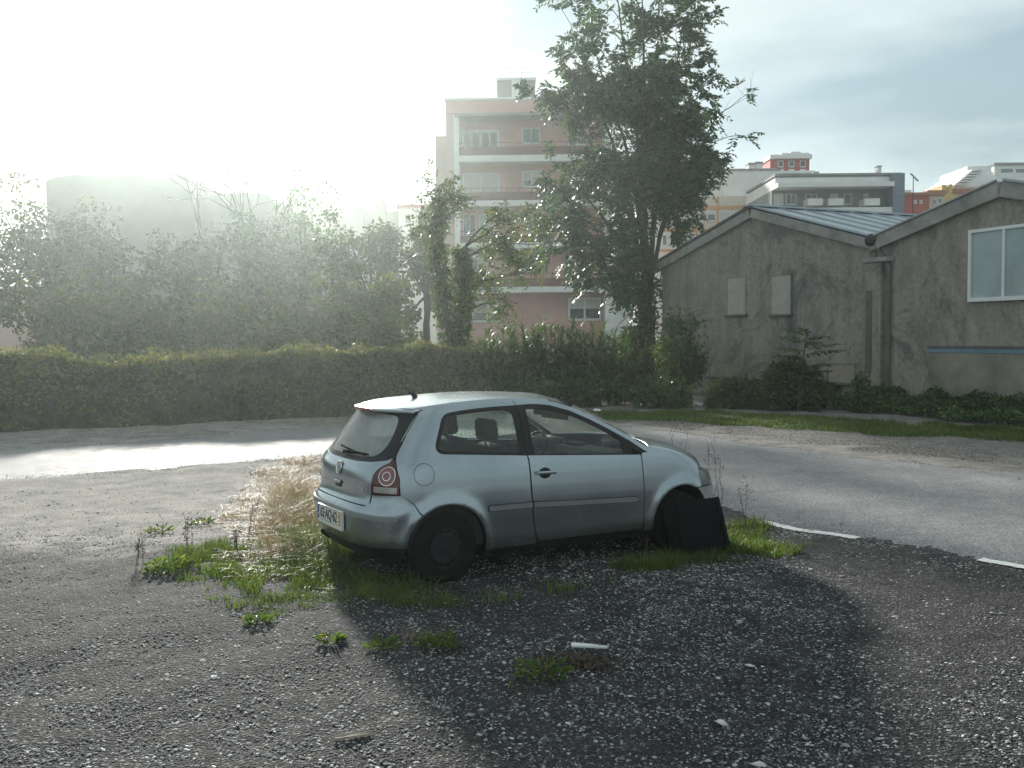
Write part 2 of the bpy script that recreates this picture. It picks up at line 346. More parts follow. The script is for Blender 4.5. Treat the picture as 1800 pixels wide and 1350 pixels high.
# ------------------------------------------------------------------ buildings
HAZE_D, HAZE_G = 0.0010, 0.81
B_ = {}
B_['pink'] = mat('pink_render', (.60, .345, .30), .85, var=.10, scale=.6)
B_['pink_pale'] = mat('pale_pink_render', (.52, .38, .34), .85, var=.10, scale=.6)
B_['maroon'] = mat('maroon_balcony', (.16, .065, .06), .8, var=.15)
B_['white'] = mat('white_render', (.76, .75, .72), .8, var=.10, scale=.7)
B_['frame'] = mat('white_window_frame', (.72, .73, .72), .5, var=.05)
B_['grey'] = mat('grey_render', (.26, .26, .25), .85, var=.15, scale=.8)
B_['cream'] = mat('cream_render', (.62, .57, .47), .85, var=.10, scale=.5)
B_['orange'] = mat('orange_band', (.55, .30, .13), .8, var=.1)
B_['red'] = mat('red_render', (.42, .085, .07), .8, var=.12)
B_['yellow'] = mat('yellow_render', (.62, .42, .14), .8, var=.1)
B_['slate'] = mat('blue_grey_wall', (.20, .23, .27), .8, var=.1)
B_['tile'] = mat('roof_tiles', (.36, .13, .08), .85, var=.25, scale=4)
B_['dark'] = mat('dark_metal', (.03, .03, .032), .6, var=.1)
B_['shutter'] = mat('pale_roller_shutter', (.55, .54, .50), .7, var=.06)
B_['far'] = mat('far_stone', (.33, .31, .28), .85, var=.12, scale=.3)
m_, nt, out = nodes_of('window_glass'); b_ = principled(nt, (.05, .06, .065), .08, 0, .6); nt.links.new(ramp(nt, noise(nt, .9, 3, .5, coords(nt, world_space=True)).outputs['Fac'], [(.35, (.03, .035, .04)), (.7, (.12, .14, .15))]), b_.inputs['Base Color']); nt.links.new(b_.outputs['BSDF'], out.inputs['Surface']); B_['glass'] = m_
class Site:
    """things of a facade measured from pixels at one distance; local axes = world axes, base at the facade foot"""
    def __init__(s, name, label, Y, pxc, group=None, cat='building'):
        s.Y = Y; b = at(pxc, 640, Y); s.o = Vector((b.x, Y, 0)); s.e = empty(name, s.o); tag(s.e, label, cat, group)
    def p(s, px, py, dy=0.0):
        q = at(px, py, s.Y) - s.o; return q.x, q.z
    def block(s, name, x0, x1, y0, y1, m, dy0, dy1, parent=None, bevel=0.0):
        """pixel rectangle x0..x1, y0 (top)..y1 (bottom; None = ground), from dy0 (front) to dy1 (back)"""
        a, zt = s.p(x0, y0); b, _ = s.p(x1, y0); zb = -.2 if y1 is None else s.p((x0 + x1) / 2, y1)[1]
        zt = s.p((x0 + x1) / 2, y0)[1]
        return box(name, (a, dy0, zb), (b, dy1, zt), m, parent or s.e, bevel)
    def window(s, x0, x1, y0, y1, dy=0.0, n=2, shutter=0.0, frame='frame', fw=None, parent=None):
        a, zt = s.p(x0, y0); b, zb = s.p(x1, y1); fw = fw or max(.05, .055 * (b - a)); w = empty('window', (0, 0, 0)); w.parent = parent or s.e
        boxes('frame', [((a, dy - .10, zb), (a + fw, dy, zt)), ((b - fw, dy - .10, zb), (b, dy, zt)), ((a + fw, dy - .10, zt - fw), (b - fw, dy, zt)), ((a + fw, dy - .12, zb - .03), (b - fw, dy, zb + fw))] + [((a + (b - a) * k / n - fw / 2, dy - .09, zb + fw), (a + (b - a) * k / n + fw / 2, dy - .005, zt - fw)) for k in range(1, n)], B_[frame], w)
        for k in range(n):
            l_, r_ = a + (b - a) * k / n + fw * .6, a + (b - a) * (k + 1) / n - fw * .6
            box('pane', (l_, dy - .03, zb + fw), (r_, dy - .012, zt - fw), B_['glass'], w) if shutter < .97 else None
        if shutter > 0:
            h = (zt - zb - 2 * fw) * shutter; m = max(2, int(h / .12))
            boxes('shutter', [((a + fw, dy - .065, zt - fw - h * (k + 1) / m + .006), (b - fw, dy - .04, zt - fw - h * k / m)) for k in range(m)], B_['shutter'], w)
        return w
# --- pink apartment block
A = Site('apartment_block', 'pink apartment block with white balcony slabs behind the tall tree', 60.0, 925)
A.block('wall', 806, 1062, 180, None, B_['pink'], 1.35, 11.0)
A.block('side_pier', 783, 797, 178, None, B_['pink_pale'], .02, 11.0)
A.block('white_pier', 797, 806, 200, None, B_['white'], -.03, 1.35)
A.block('white_pier', 1062, 1074, 196, None, B_['white'], -.03, 11.0)
A.block('side_wing', 760, 783, 226, None, B_['pink_pale'], 2.2, 10.0)
A.block('side_wing', 754, 760, 310, None, B_['white'], 4.0, 9.0)
rf = A.block('roof_parapet', 783, 1074, 176, 199, B_['pink'], -.15, 11.2)
A.block('coping', 781, 1076, 172, 176.2, B_['white'], -.22, 11.3, rf)
A.block('soffit_band', 799, 1070, 199.2, 203.5, B_['grey'], -.25, 1.4, rf)
ph = A.block('roof_house', 873, 942, 126, 172, B_['grey'], 2.0, 6.0)
A.block('white_stripe', 899, 917, 125, 172, B_['white'], 1.93, 2.0, ph); A.block('roof_slab', 871, 944, 122, 126, B_['white'], 1.8, 6.2, ph)
A.block('roof_house', 940, 975, 150, 172, B_['white'], 3.0, 6.0)
rail = []
for px in (876, 897, 918, 938): x, z = A.p(px, 123); rail.append(((x - .02, 2.0, z), (x + .02, 2.04, z + .72)))
x0, z = A.p(876, 123); x1, _ = A.p(938, 123); rail += [((x0, 2.0, z + .7), (x1, 2.04, z + .74)), ((x0, 2.0, z + .36), (x1, 2.03, z + .39))]; boxes('roof_railing', rail, B_['frame'], ph)
for i, (yb, yt, ys) in enumerate(((254, 272.5, 284), (334, 352, 362), (410, 426, 436), (486, 504, 514))):
    bal = A.block('balcony', 806, 1062, yt, ys, B_['white'], -.12, 1.35); A.block('parapet', 806, 1062, yb + 3, yt, B_['maroon'], .0, .12, bal)
    xa, z = A.p(806, yb + 2); xb, _ = A.p(1062, yb + 2); boxes('hand_rail', [((xa, .03, z + .16), (xb, .06, z + .19))] + [((xa + (xb - xa) * k / 12 - .012, .035, z - .05), (xa + (xb - xa) * k / 12 + .012, .055, z + .16)) for k in range(1, 12)], B_['dark'], bal)
for w in ((810, 877, 221, 257, 4, 0), (918, 951, 217, 245, 2, 0), (1000, 1036, 220, 248, 2, 0), (810, 879, 298, 335, 2, .97), (918.5, 953, 294, 323, 2, .62), (998, 1034, 296, 325, 2, .9),
          (812, 836, 372, 411, 2, .0), (840, 868, 372, 411, 1, .97), (922, 953, 372, 399, 2, .0), (992, 1030, 370, 400, 2, .4), (822, 856, 450, 480, 2, .5), (923, 955, 448, 475, 2, .85), (993, 1035, 447, 482, 2, .97), (828, 882, 528, 565, 2, .6), (1001, 1060, 522, 562, 2, .5)): A.window(w[0], w[1], w[2], w[3], 1.35, w[4], w[5])
for k, px in enumerate((1042, 1077)):
    a = at(px, 172, 63 + k); t = at(px, (88, 110)[k], 63 + k); mast = empty('antenna_mast', (a.x, a.y, a.z - .3)); tubes('pole', [(np.array([[0, 0, 0], [0, 0, t.z - a.z + .3]]), .06)], B_['frame'], mast, 8)
    [tubes('cross_bar', [(np.array([[-.4, 0, (t.z - a.z) * f], [.4, 0, (t.z - a.z) * f]]), .02)], B_['frame'], mast, 5) for f in (.8, .9, 1)]; tag(mast, ('thin white antenna mast on the pink block, left of two', 'thin white antenna mast on the pink block, right of two')[k], 'antenna')
# grey low house right of the block
A = Site('grey_house', 'small grey house with two windows between the pink block and the tall tree', 64.0, 1085)
A.block('wall', 1074.5, 1112, 470, None, B_['white'], 0, 6); A.block('roof', 1073, 1114, 465, 470, B_['grey'], -.2, 6.2); A.window(1081, 1093, 520, 548, 0, 1); A.window(1098, 1109, 520, 548, 0, 1); A.window(1081, 1093, 483, 503, 0, 1)
# --- cream flats with orange bands
A = Site('cream_flats', 'cream block of flats with orange bands right of the tall tree', 84.0, 1260)
A.block('wall', 1205, 1332, 345, None, B_['cream'], 0, 12); A.block('end_wall', 1120, 1205, 352, None, B_['white'], .6, 12); A.block('upper_wall', 1278, 1376, 296, 346, B_['white'], 1.0, 12); A.block('upper_wall', 1242, 1278, 290, 346, B_['white'], 2.0, 10)
for y0, y1 in ((362, 368), (402, 407), (437, 442)): A.block('band', 1160, 1334, y0, y1, B_['orange'], -.08, .02)
for x in (1223, 1260, 1329): A.block('band', x, x + 4, 346, 440, B_['orange'], -.06, .02)
for y0, y1 in ((372, 389), (410, 427)):
    for x0, x1, n, sh in ((1206, 1222, 1, .97), (1228, 1258, 2, .3), (1264, 1284, 1, .97), (1288, 1310, 2, .35)): A.window(x0, x1, y0, y1, 0, n, sh)
for x in (1166, 1180): A.window(x, x + 8, 412, 430, .6, 1)
# little roof house, chimneys
rh = A.block('roof_house', 1258, 1282, 283, 297, B_['white'], 1.5, 5); x0, z0 = A.p(1254, 283); x1, z1 = A.p(1288, 272); zz = A.p(1270, 283)[1]; rfh = prism('pitched_roof', [(x0, zz), (x1, zz), ((x0 + x1) / 2 + .3, z1)], 1.2, 5.4, B_['slate'], rh)
for x, y0 in ((1332, 279), (1345, 277)): c = A.block('chimney', x - 6, x + 6, y0 + 3, 297, B_['white'], 2, 3); A.block('cap', x - 7, x + 7, y0, y0 + 3, B_['grey'], 1.9, 3.1, c)
A.block('parapet', 1276, 1378, 293, 296.5, B_['grey'], .9, 12.1)
# --- grey terrace block
A = Site('terrace_block', 'long low flat-roofed white and grey block behind the garage roof', 74.0, 1470)
A.block('wall', 1364, 1566, 330, None, B_['grey'], 1.2, 9); A.block('end_wall', 1566, 1586, 306, None, B_['slate'], -.5, 9.0); A.block('base_band', 1364, 1566, 366, 378, B_['white'], -.4, 1.2)
rf = A.block('roof_slab', 1364, 1567, 322, 330, B_['white'], -.6, 9.4); A.block('parapet', 1364, 1567, 311, 321.8, B_['white'], .2, 9.2, rf); A.block('parapet_top', 1363, 1587, 304, 308, B_['grey'], .1, 9.3, rf)
A.block('upper_setback', 1370, 1567, 308, 311.2, B_['white'], .4, 9.1, rf)
for x0, x1, sh in ((1368, 1384, .97), (1389, 1407, 0), (1424, 1444, 0), (1468, 1482, .5), (1492, 1506, 0), (1527, 1536, .3)): A.window(x0, x1, 337, 356, 1.2, 2 if x1 - x0 > 15 else 1, sh)
for x0, x1 in ((1420, 1446), (1456, 1482), (1519, 1546)): A.block('balcony', x0, x1, 349, 361, B_['white'], -.1, 1.2)
for x0, x1, y0 in ((1453, 1461, 292), (1569, 1576, 281)): c = A.block('chimney', x0, x1, y0, 312, B_['white'], 3, 3.5); A.block('cap', x0 - 1, x1 + 1, y0 - 2, y0, B_['grey'], 2.95, 3.55, c)
a_ = at(1605, 345, 76); an_ = empty('roof_antenna', (a_.x, 76, 0)); t_ = at(1605, 312, 76); tubes('pole', [(np.array([[0, 0, 0], [0, 0, t_.z]]), .035)], B_['dark'], an_, 6); tubes('boom', [(np.array([[-.22, 0, t_.z + .32], [.40, 0, t_.z - .30]]), .05)], B_['dark'], an_, 6)
for k in range(5): tubes('element', [(np.array([[-.15 + k * .12, -.3, t_.z + .25 - k * .12], [-.15 + k * .12, .3, t_.z + .25 - k * .12]]), .015)], B_['dark'], an_, 4)
tag(an_, 'dark slanted aerial on a thin pole right of the terrace block', 'antenna')
# --- red-topped block
A = Site('red_block', 'red and white block with a grey stepped top behind the cream flats', 88.0, 1390)
A.block('wall', 1352, 1432, 300, None, B_['white'], 0, 8); A.block('red_wall', 1355, 1424, 279, 300, B_['red'], .2, 8); t = A.block('cornice', 1353, 1427, 272, 279, B_['white'], -.15, 8.2); A.block('top_step', 1375, 1424, 268, 272, B_['white'], .2, 7.8, t); A.block('top_step', 1392, 1410, 265, 268, B_['white'], .4, 7.6, t)
for x in (1368, 1387, 1407): A.window(x, x + 10, 282, 293, .2, 1); A.block('sill_panel', x, x + 10, 297, 300, B_['frame'], .05, .2)
A.block('ledge', 1350, 1436, 303, 305.5, B_['white'], -.3, 0.05); A.window(1354, 1370, 313, 322, 0, 1); A.window(1378, 1393, 313, 322, 0, 1)
# --- coloured houses
A = Site('red_house', 'small red house with tiled roof at the right of the terrace block', 90.0, 1610)
A.block('wall', 1588, 1634, 344, None, B_['red'], 0, 7); r_ = A.block('roof', 1586, 1636, 339, 344, B_['tile'], -.3, 7.3); A.block('chimney', 1598, 1610, 331, 339, B_['white'], 1, 2, r_); A.window(1606, 1611, 352, 358, 0, 1, fw=.08); A.window(1616, 1621, 352, 358, 0, 1, fw=.08)
A = Site('cream_house', 'small cream house with dark tiled roof beside the red house', 91.5, 1645)
A.block('wall', 1630, 1658, 344, None, B_['cream'], 0, 7); A.block('roof', 1628, 1660, 335, 344, B_['tile'], -.3, 7.3); A.window(1639, 1645, 351, 360, 0, 1); A.window(1649, 1655, 349, 358, 0, 1)
A = Site('yellow_house', 'yellow house with twin tower tops above the garage roof', 93.0, 1668)
A.block('wall', 1657, 1690, 340, None, B_['yellow'], 0, 6); A.block('tower', 1656, 1664, 325, 340, B_['yellow'], 0, 3); A.block('tower', 1667, 1675, 325, 340, B_['yellow'], 0, 3); A.block('roof', 1676, 1715, 332, 340, B_['tile'], -.2, 6)
A = Site('white_far_block', 'far white stepped block with balconies behind the right gable', 98.0, 1700)
for k in range(6):
    x = 1676 + k * 9; A.block('step', x, 1760, 322 - k * 6, 322 - k * 6 + 6.2, B_['white'], k * .4, 9); A.block('balcony', x - 3, x + 18, 324.5 - k * 6, 326.5 - k * 6, B_['frame'], k * .4 - .8, k * .4)
A.block('wall', 1676, 1760, 322, None, B_['white'], .3, 9); A.block('tower', 1722, 1765, 284, 330, B_['white'], 2.6, 9); A.window(1741, 1747, 289, 297, 2.6, 1); A.block('chimney', 1734, 1740, 280, 284, B_['grey'], 4, 5)
A = Site('grey_far_block', 'far grey block at the right edge above the gable', 102.0, 1790)
A.block('wall', 1748, 1850, 290, None, B_['white'], 0, 8); A.block('parapet', 1746, 1852, 286, 290, B_['grey'], -.2, 8.2)
for k in range(3): A.block('window_band', 1760 + k * 26, 1780 + k * 26, 297, 303, B_['slate'], -.06, .02)
# --- far skyline on the left
A = Site('domed_hall', 'large hall with a curved roof fading in the haze below the sun', 60.0, 215)
zr = [(80, 318), (100, 310), (135, 306), (180, 309), (230, 308), (270, 305), (305, 304), (325, 309), (338, 322), (342, 345)]
pts = [A.p(x, y) for x, y in zr]; pts = [(pts[0][0], -.2)] + pts + [(pts[-1][0], -.2)]; prism('hall_body', pts, 0, 14, B_['far'], A.e)
for x, h in ((174, 14), (193, 9), (210, 6), (222, 6), (238, 8)): A.block('roof_vent', x - 3, x + 3, 308 - h, 310, B_['far'], 2, 3)
A = Site('long_hall', 'lower hall with rounded end beside the curved roof hall', 61.0, 415)
pts = [A.p(x, y) for x, y in [(338, 344), (380, 342), (420, 338), (450, 337), (470, 342), (484, 356), (487, 372)]]; pts = [(pts[0][0], -.2)] + pts + [(pts[-1][0], -.2)]; prism('hall_body', pts, 0, 12, B_['far'], A.e)
A = Site('far_terrace', 'low far row of roofs under the church towers', 102.0, 620)
A.block('wall', 487, 780, 372, None, B_['far'], 0, 10); A.block('roof_step', 560, 612, 364, 372, B_['far'], 1, 9); A.block('roof_step', 690, 760, 362, 372, B_['white'], 1, 9); A.block('roof_step', 500, 540, 366, 372, B_['far'], 1, 9)
def tower(label, px, ytop, wpx, yb, Y):
    T = at(px, ytop, Y); k = Y / CAM_F; e = empty('church_tower', (T.x, Y, 0)); w = wpx * k / 2; zb = at(px, yb, Y).z; hh = T.z - zb
    box('shaft', (-w, -w, 0), (w, w, zb + hh * .30), B_['far'], e); box('cornice', (-w * 1.15, -w * 1.15, zb + hh * .30), (w * 1.15, w * 1.15, zb + hh * .36), B_['far'], e)
    lathe('dome', [(w * .95, zb + hh * .36), (w * .92, zb + hh * .48), (w * .6, zb + hh * .60), (w * .32, zb + hh * .66)], B_['far'], e, 'Z', 16); lathe('lantern', [(w * .30, zb + hh * .66), (w * .30, zb + hh * .82), (w * .12, zb + hh * .92), (.02, T.z)], B_['far'], e, 'Z', 12); tag(e, label, 'tower', 'church towers on the skyline')
tower('church tower with small lantern, left and shorter of the two', 628, 343, 22, 378, 101); tower('taller church tower with domed top on the far skyline', 668, 330, 20, 378, 100)
A = Site('pale_far_house', 'pale far house left of the pink block', 90.0, 725)
A.block('wall', 700, 762, 366, None, B_['white'], 0, 8); A.block('roof', 698, 764, 360, 366, B_['tile'], -.3, 8.3); A.window(712, 722, 378, 392, 0, 1); A.window(734, 744, 378, 392, 0, 1)
A = Site('pink_house', 'pink house glimpsed through the trees at the left edge', 62.0, 20)
A.block('wall', -20, 38, 520, None, B_['pink_pale'], 0, 8); A.block('roof', -24, 42, 508, 520, B_['tile'], -.4, 8.4); A.window(8, 20, 535, 552, 0, 1)

# ------------------------------------------------------------------ garages
def plaster():
    m, nt, out = nodes_of('stained_render'); b = principled(nt, (.2, .19, .17), .92, 0, .25); v = coords(nt, world_space=True); v2 = coords(nt, (2.2, 2.2, .35), True)
    big = noise(nt, .40, 12, .74, v, 1.0); str_ = noise(nt, 1.4, 6, .6, v2, .3); fine = noise(nt, 9, 6, .65, v)
    c = ramp(nt, big.outputs['Fac'], [(.32, (.075, .085, .085)), (.43, (.19, .185, .17)), (.51, (.34, .30, .25)), (.60, (.25, .24, .215)), (.74, (.54, .50, .43))])
    c = mixc(nt, 1.0, c, ramp(nt, str_.outputs['Fac'], [(.28, (.72, .74, .75)), (.62, (1.08, 1.06, 1.05))]), 'MULTIPLY')
    c = mixc(nt, 1.0, c, ramp(nt, fine.outputs['Fac'], [(.3, (.8, .8, .8)), (.7, (1.18, 1.18, 1.18))]), 'MULTIPLY')
    nt.links.new(c, b.inputs['Base Color']); nt.links.new(bump(nt, fine.outputs['Fac'], .5, .02), b.inputs['Normal']); nt.links.new(b.outputs['BSDF'], out.inputs['Surface']); return m
PL = plaster(); TRIM = mat('weathered_concrete_trim', (.30, .29, .27), .9, var=.3, scale=2.5, bmp=.3, bscale=20); LOW = mat('patched_low_render', (.25, .225, .19), .92, var=.45, scale=.9, bmp=.4, bscale=14); PALE = mat('pale_infill', (.42, .40, .355), .9, var=.14, scale=3); TAN = mat('tan_infill', (.34, .29, .235), .9, var=.18, scale=3); METAL = mat('corrugated_metal', (.34, .38, .42), .38, .75, var=.15, scale=2); SILL = mat('dark_sill', (.13, .12, .11), .9, var=.2); BLUE = mat('blue_painted_lintel', (.15, .24, .31), .6, var=.15)
GDIR = Vector((.4226, -.9063, 0)); GROT = math.atan2(GDIR.y, GDIR.x)      # local +x runs along the wall towards the camera, local +y back from it
def garage(name, label, origin, W, apex_x, h0, ha, h1, depth):
    e = empty(name, origin, (0, 0, GROT)); tag(e, label, 'garage')
    prism('wall', [(0, -.2), (W, -.2), (W, h1), (apex_x, ha), (0, h0)], 0, depth, PL, e); return e
def trim_board(e, xa, za, xb, zb, t=.26, y0=-.14, y1=.02, name='verge_trim'):
    d = Vector((xb - xa, zb - za)).normalized(); n = Vector((-d.y, d.x)); n = n if n.y > 0 else -n
    return prism(name, [(xa, za), (xb, zb), (xb + n.x * t, zb + n.y * t), (xa + n.x * t, za + n.y * t)], y0, y1, TRIM, e)
def roof_slope(e, xa, za, xb, zb, depth, n, m, lift=.30):
    """n metal sheets laid from ridge to eave, each with its raised seams"""
    r = empty('roof', (0, 0, 0)); r.parent = e; d = Vector((xb - xa, zb - za)); L = d.length; d.normalize(); nn = Vector((-d.y, d.x)); nn = nn if nn.y > 0 else -nn; w = depth / n
    prof = [(0, .0), (.03, .045), (.07, .045), (.10, 0)] + [(.10 + (w - .1) * f, .012 * (k % 2)) for k, f in enumerate((.2, .4, .6, .8))] + [(w, 0)]
    V_ = []
    for end in (0, L):
        for (yy, hh) in prof: V_.append((xa + d.x * end + nn.x * (lift + hh), yy, za + d.y * end + nn.y * (lift + hh)))
        for (yy, hh) in prof: V_.append((xa + d.x * end + nn.x * (lift + hh - .012), yy, za + d.y * end + nn.y * (lift + hh - .012)))
    k = len(prof); F_ = []
    for i in range(k - 1): F_ += [(i, i + 1, 2 * k + i + 1, 2 * k + i), (k + i + 1, k + i, 3 * k + i, 3 * k + i + 1), (i + 1, i, k + i, k + i + 1), (2 * k + i, 2 * k + i + 1, 3 * k + i + 1, 3 * k + i)]
    me = mesh_py('roof_sheet', V_, F_); me.materials.append(m)
    for i in range(n):
        o = bpy.data.objects.new('roof_sheet', me); col.objects.link(o); o.parent = r; o.location = (0, -.18 + i * w, 0.002 * (i % 2))
    return r
GO = Vector((9.3, 24.0, 0)) - GDIR * 9.6
G1 = garage('gabled_garage', 'grey rendered gabled garage with blocked windows and metal roof', GO, 9.58, 4.82, 4.22, 5.42, 4.05, 9.0)
trim_board(G1, -.35, 4.07, 4.82, 5.40); trim_board(G1, 4.82, 5.40, 9.5, 4.06)
roof_slope(G1, 4.82, 5.42, 9.55, 4.06, 9.4, 10, METAL); roof_slope(G1, 4.80, 5.42, -.5, 4.05, 9.4, 10, METAL)
box('ridge_cap', (4.62, -.24, 5.72), (5.02, 9.25, 5.775), METAL, G1); 
def wx(px):    # distance along the left garage wall of the pixel column
    k = (px - 900) / CAM_F; return (GO.x - k * GO.y) / (k * GDIR.y - GDIR.x)
def wz(px, py): t = wx(px); return at(px, py, GO.y + GDIR.y * t).z
def blocked(e, x0, x1, y0, y1, m, sill=True, d=.04):
    a, b = wx(x0), wx(x1); zt, zb = wz((x0 + x1) / 2, y0), wz((x0 + x1) / 2, y1); p = empty('blocked_window'); p.parent = e
    box('infill', (a, -.02, zb), (b, .06, zt), m, p)
    boxes('reveal', [((a - .05, -d, zb), (a, .05, zt)), ((b, -d, zb), (b + .05, .05, zt)), ((a - .05, -d, zt), (b + .05, .05, zt + .05))], PL, p)
    if sill: box('sill', (a - .07, -.10, zb - .07), (b + .1, .05, zb), SILL, p, .01)
blocked(G1, 1280, 1311, 488, 553, PALE); blocked(G1, 1357, 1391, 484, 552, PALE); blocked(G1, 1250, 1298, 636, 663, TAN); blocked(G1, 1459, 1503, 640, 672, TAN)
# pilaster and drainpipe at the junction
ga = wx(1527); box('pilaster', (ga, -.16, -.1), (ga + .52, .05, 3.7), PL, G1, .02); box('pilaster_cap', (ga - .06, -.2, 3.7), (ga + .75, .05, 3.82), TRIM, G1, .02); box('niche', (ga + .06, -.175, .9), (ga + .26, -.15, 3.0), SILL, G1)
bx_ = wx(1536); bm = bmesh.new(); bmesh.ops.create_icosphere(bm, subdivisions=2, radius=.2); o = obj_bm('rain_hopper', bm, B_['dark'], G1); o.location = (bx_, -.1, 4.28); o.scale = (1, .8, .85)
tubes('drainpipe', [(np.array([[wx(1566), -.09, -.05], [wx(1566), -.09, 3.6], [wx(1552), -.09, 3.9], [bx_ + .1, -.1, 4.2]]), .05)], SILL, G1, 8)
G2O = GO + GDIR * 9.62
G2 = garage('gabled_garage', 'darker rendered garage with a wide white window at the right edge', G2O, 7.2, 3.55, 4.02, 4.88, 3.9, 9.0)
trim_board(G2, -.1, 4.0, 3.55, 4.88, .34); trim_board(G2, 3.55, 4.88, 7.3, 3.88, .34)
FIB = mat('fibre_cement_roof', (.33, .33, .33), .8, var=.25, scale=2); roof_slope(G2, 3.55, 4.90, -.05, 4.02, 9.4, 10, FIB, .33); roof_slope(G2, 3.57, 4.90, 7.4, 3.87, 9.4, 10, FIB, .33)
def wx2(px): return wx(px) - 9.62
a, b = wx2(1703), wx2(1703) + 2.6; zt, zb = wz(1703, 405), wz(1703, 531); w = empty('window'); w.parent = G2
WF = mat('white_aluminium', (.74, .75, .75), .4, var=.04); WG = mat('dusty_window_glass', (.30, .36, .36), .12, var=.25, scale=.8, spec=.6)
boxes('frame', [((a, -.07, zb), (a + .07, .04, zt)), ((b - .07, -.07, zb), (b, .04, zt)), ((a + .07, -.07, zt - .07), (b - .07, .04, zt)), ((a + .07, -.09, zb), (b - .07, .04, zb + .09)), ((a + (b - a) * .33, -.06, zb + .09), (a + (b - a) * .33 + .06, .03, zt - .07)), ((a + (b - a) * .66, -.06, zb + .09), (a + (b - a) * .66 + .06, .03, zt - .07))], WF, w)
for k in range(3): box('pane', (a + (b - a) * (.33 * k) + .06, -.02, zb + .09), (a + (b - a) * (.33 * k + .33), -.008, zt - .07), WG, w)
a = wx2(1633); box('lintel', (a, -.06, 1.55), (a + 5.0, .02, 1.61), SILL, G2); box('blue_strip', (a + .02, -.045, 1.45), (a + 5.0, .02, 1.55), BLUE, G2); box('low_infill', (a, -.03, -.1), (a + 5.0, .02, 1.45), LOW, G2)
# ------------------------------------------------------------------ the car: silver three-door hatchback
# body surface: s runs round the plan outline from the middle of the tail (s = 0) forward along the right side; z is height
PLAN = catmull([(-.62, 0), (-.617, .18), (-.605, .36), (-.575, .53), (-.515, .675), (-.42, .768), (-.30, .810), (-.1, .822), (.5, .825), (1.4, .825), (2.1, .825), (2.5, .815), (2.75, .775), (2.95, .69), (3.09, .55), (3.18, .35), (3.225, .15), (3.23, 0)], 40)
PS = np.concatenate([[0], np.cumsum(np.hypot(*np.diff(PLAN, axis=0).T))]); SL = PS[-1]
ZZ = np.linspace(.1, 1.55, 600)
def smooth_curve(pts, sig=.018):
    z, v = zip(*pts); y = np.interp(ZZ, z, v); k = int(round(3 * sig / (ZZ[1] - ZZ[0]))); t = np.arange(-k, k + 1) * (ZZ[1] - ZZ[0]); g = np.exp(-.5 * (t / sig) ** 2); g /= g.sum()
    return np.convolve(np.pad(y, k, mode='edge'), g, 'valid')
W_T = smooth_curve([(.1, .70), (.18, .765), (.24, .795), (.32, .812), (.42, .816), (.52, .825), (.62, .829), (.72, .826), (.84, .815), (.93, .802), (.965, .790), (1.0, .772), (1.1, .736), (1.2, .697), (1.3, .650), (1.36, .616), (1.40, .585), (1.43, .55), (1.47, .48)])
R_T = smooth_curve([(.1, .12), (.20, .07), (.28, .01), (.36, -.028), (.56, -.036), (.60, -.022), (.64, .012), (.70, .022), (.80, .022), (.88, .030), (.94, .058), (1.0, .100), (1.36, .325), (1.45, .385)], .014)
F_T = smooth_curve([(.1, -.12), (.25, -.02), (.4, .01), (.55, .0), (.65, -.03), (.75, -.09), (.85, -.22), (.95, -.42), (1.1, -.6)])
def S(s, z):
    s = np.asarray(s, float); z = np.asarray(z, float); a = np.abs(s); xb = np.interp(a, PS, PLAN[:, 0]); yb = np.interp(a, PS, PLAN[:, 1])
    x = xb + np.interp(z, ZZ, R_T) * (1 - sstep(-.45, .20, xb)) + np.interp(z, ZZ, F_T) * sstep(2.15, 3.1, xb)
    y = yb * np.interp(z, ZZ, W_T) / .825
    for c in (0.0, 2.455):
        r = np.hypot(x - c, z - .285); y = y + .022 * np.exp(-((r - .36) / .055) ** 2) * sstep(.55, .75, yb)
    return np.stack([x, -np.sign(s) * y, z], -1)
def S_normal(s, z, e=2e-3):
    n = np.cross(S(s + e, z) - S(s - e, z), S(s, z + e) - S(s, z - e)); return unit(n)
_sg = np.linspace(0, SL, 1600)
def sx(x, z):                       # place on the right side at x, z
    k = (_sg > .55) & (_sg < SL - .7); return float(np.interp(x, S(_sg[k], np.full(k.sum(), z))[:, 0], _sg[k]))
def sy(y, z):                       # place on the tail at y (negative = right)
    k = _sg < 1.0; yy = -S(_sg[k], np.full(k.sum(), z))[:, 1]; return float(np.interp(abs(y), yy, _sg[k])) * (1 if y <= 0 else -1)
def sfy(y, z):                      # place on the nose
    k = _sg > SL - 1.0; yy = -S(_sg[k], np.full(k.sum(), z))[:, 1]; return float(np.interp(abs(y), yy[::-1], _sg[k][::-1])) * (1 if y <= 0 else -1)
def dens_poly(P, h=.03):
    P = np.asarray(P, float); out = []
    for a, b in zip(P, np.roll(P, -1, 0)):
        n = max(1, int(np.ceil(np.linalg.norm(b - a) / h))); out.append(a + (b - a) * (np.arange(n) / n)[:, None])
    return np.concatenate(out)
def rounded(P, r, n=4):
    """round the corners of a polygon; r = radius or list"""
    P = np.asarray(P, float); m = len(P); r = np.broadcast_to(r, (m,)); out = []
    for i in range(m):
        a, b, c = P[i - 1], P[i], P[(i + 1) % m]
        if r[i] <= 0: out.append(b[None]); continue
        ra = min(r[i], .48 * np.linalg.norm(a - b)); rc = min(r[i], .48 * np.linalg.norm(c - b)); p0 = b + unit(a - b) * ra; p1 = b + unit(c - b) * rc; t = np.linspace(0, 1, n + 1)[:, None]
        out.append((1 - t) ** 2 * p0 + 2 * t * (1 - t) * b + t * t * p1)
    return np.concatenate(out)
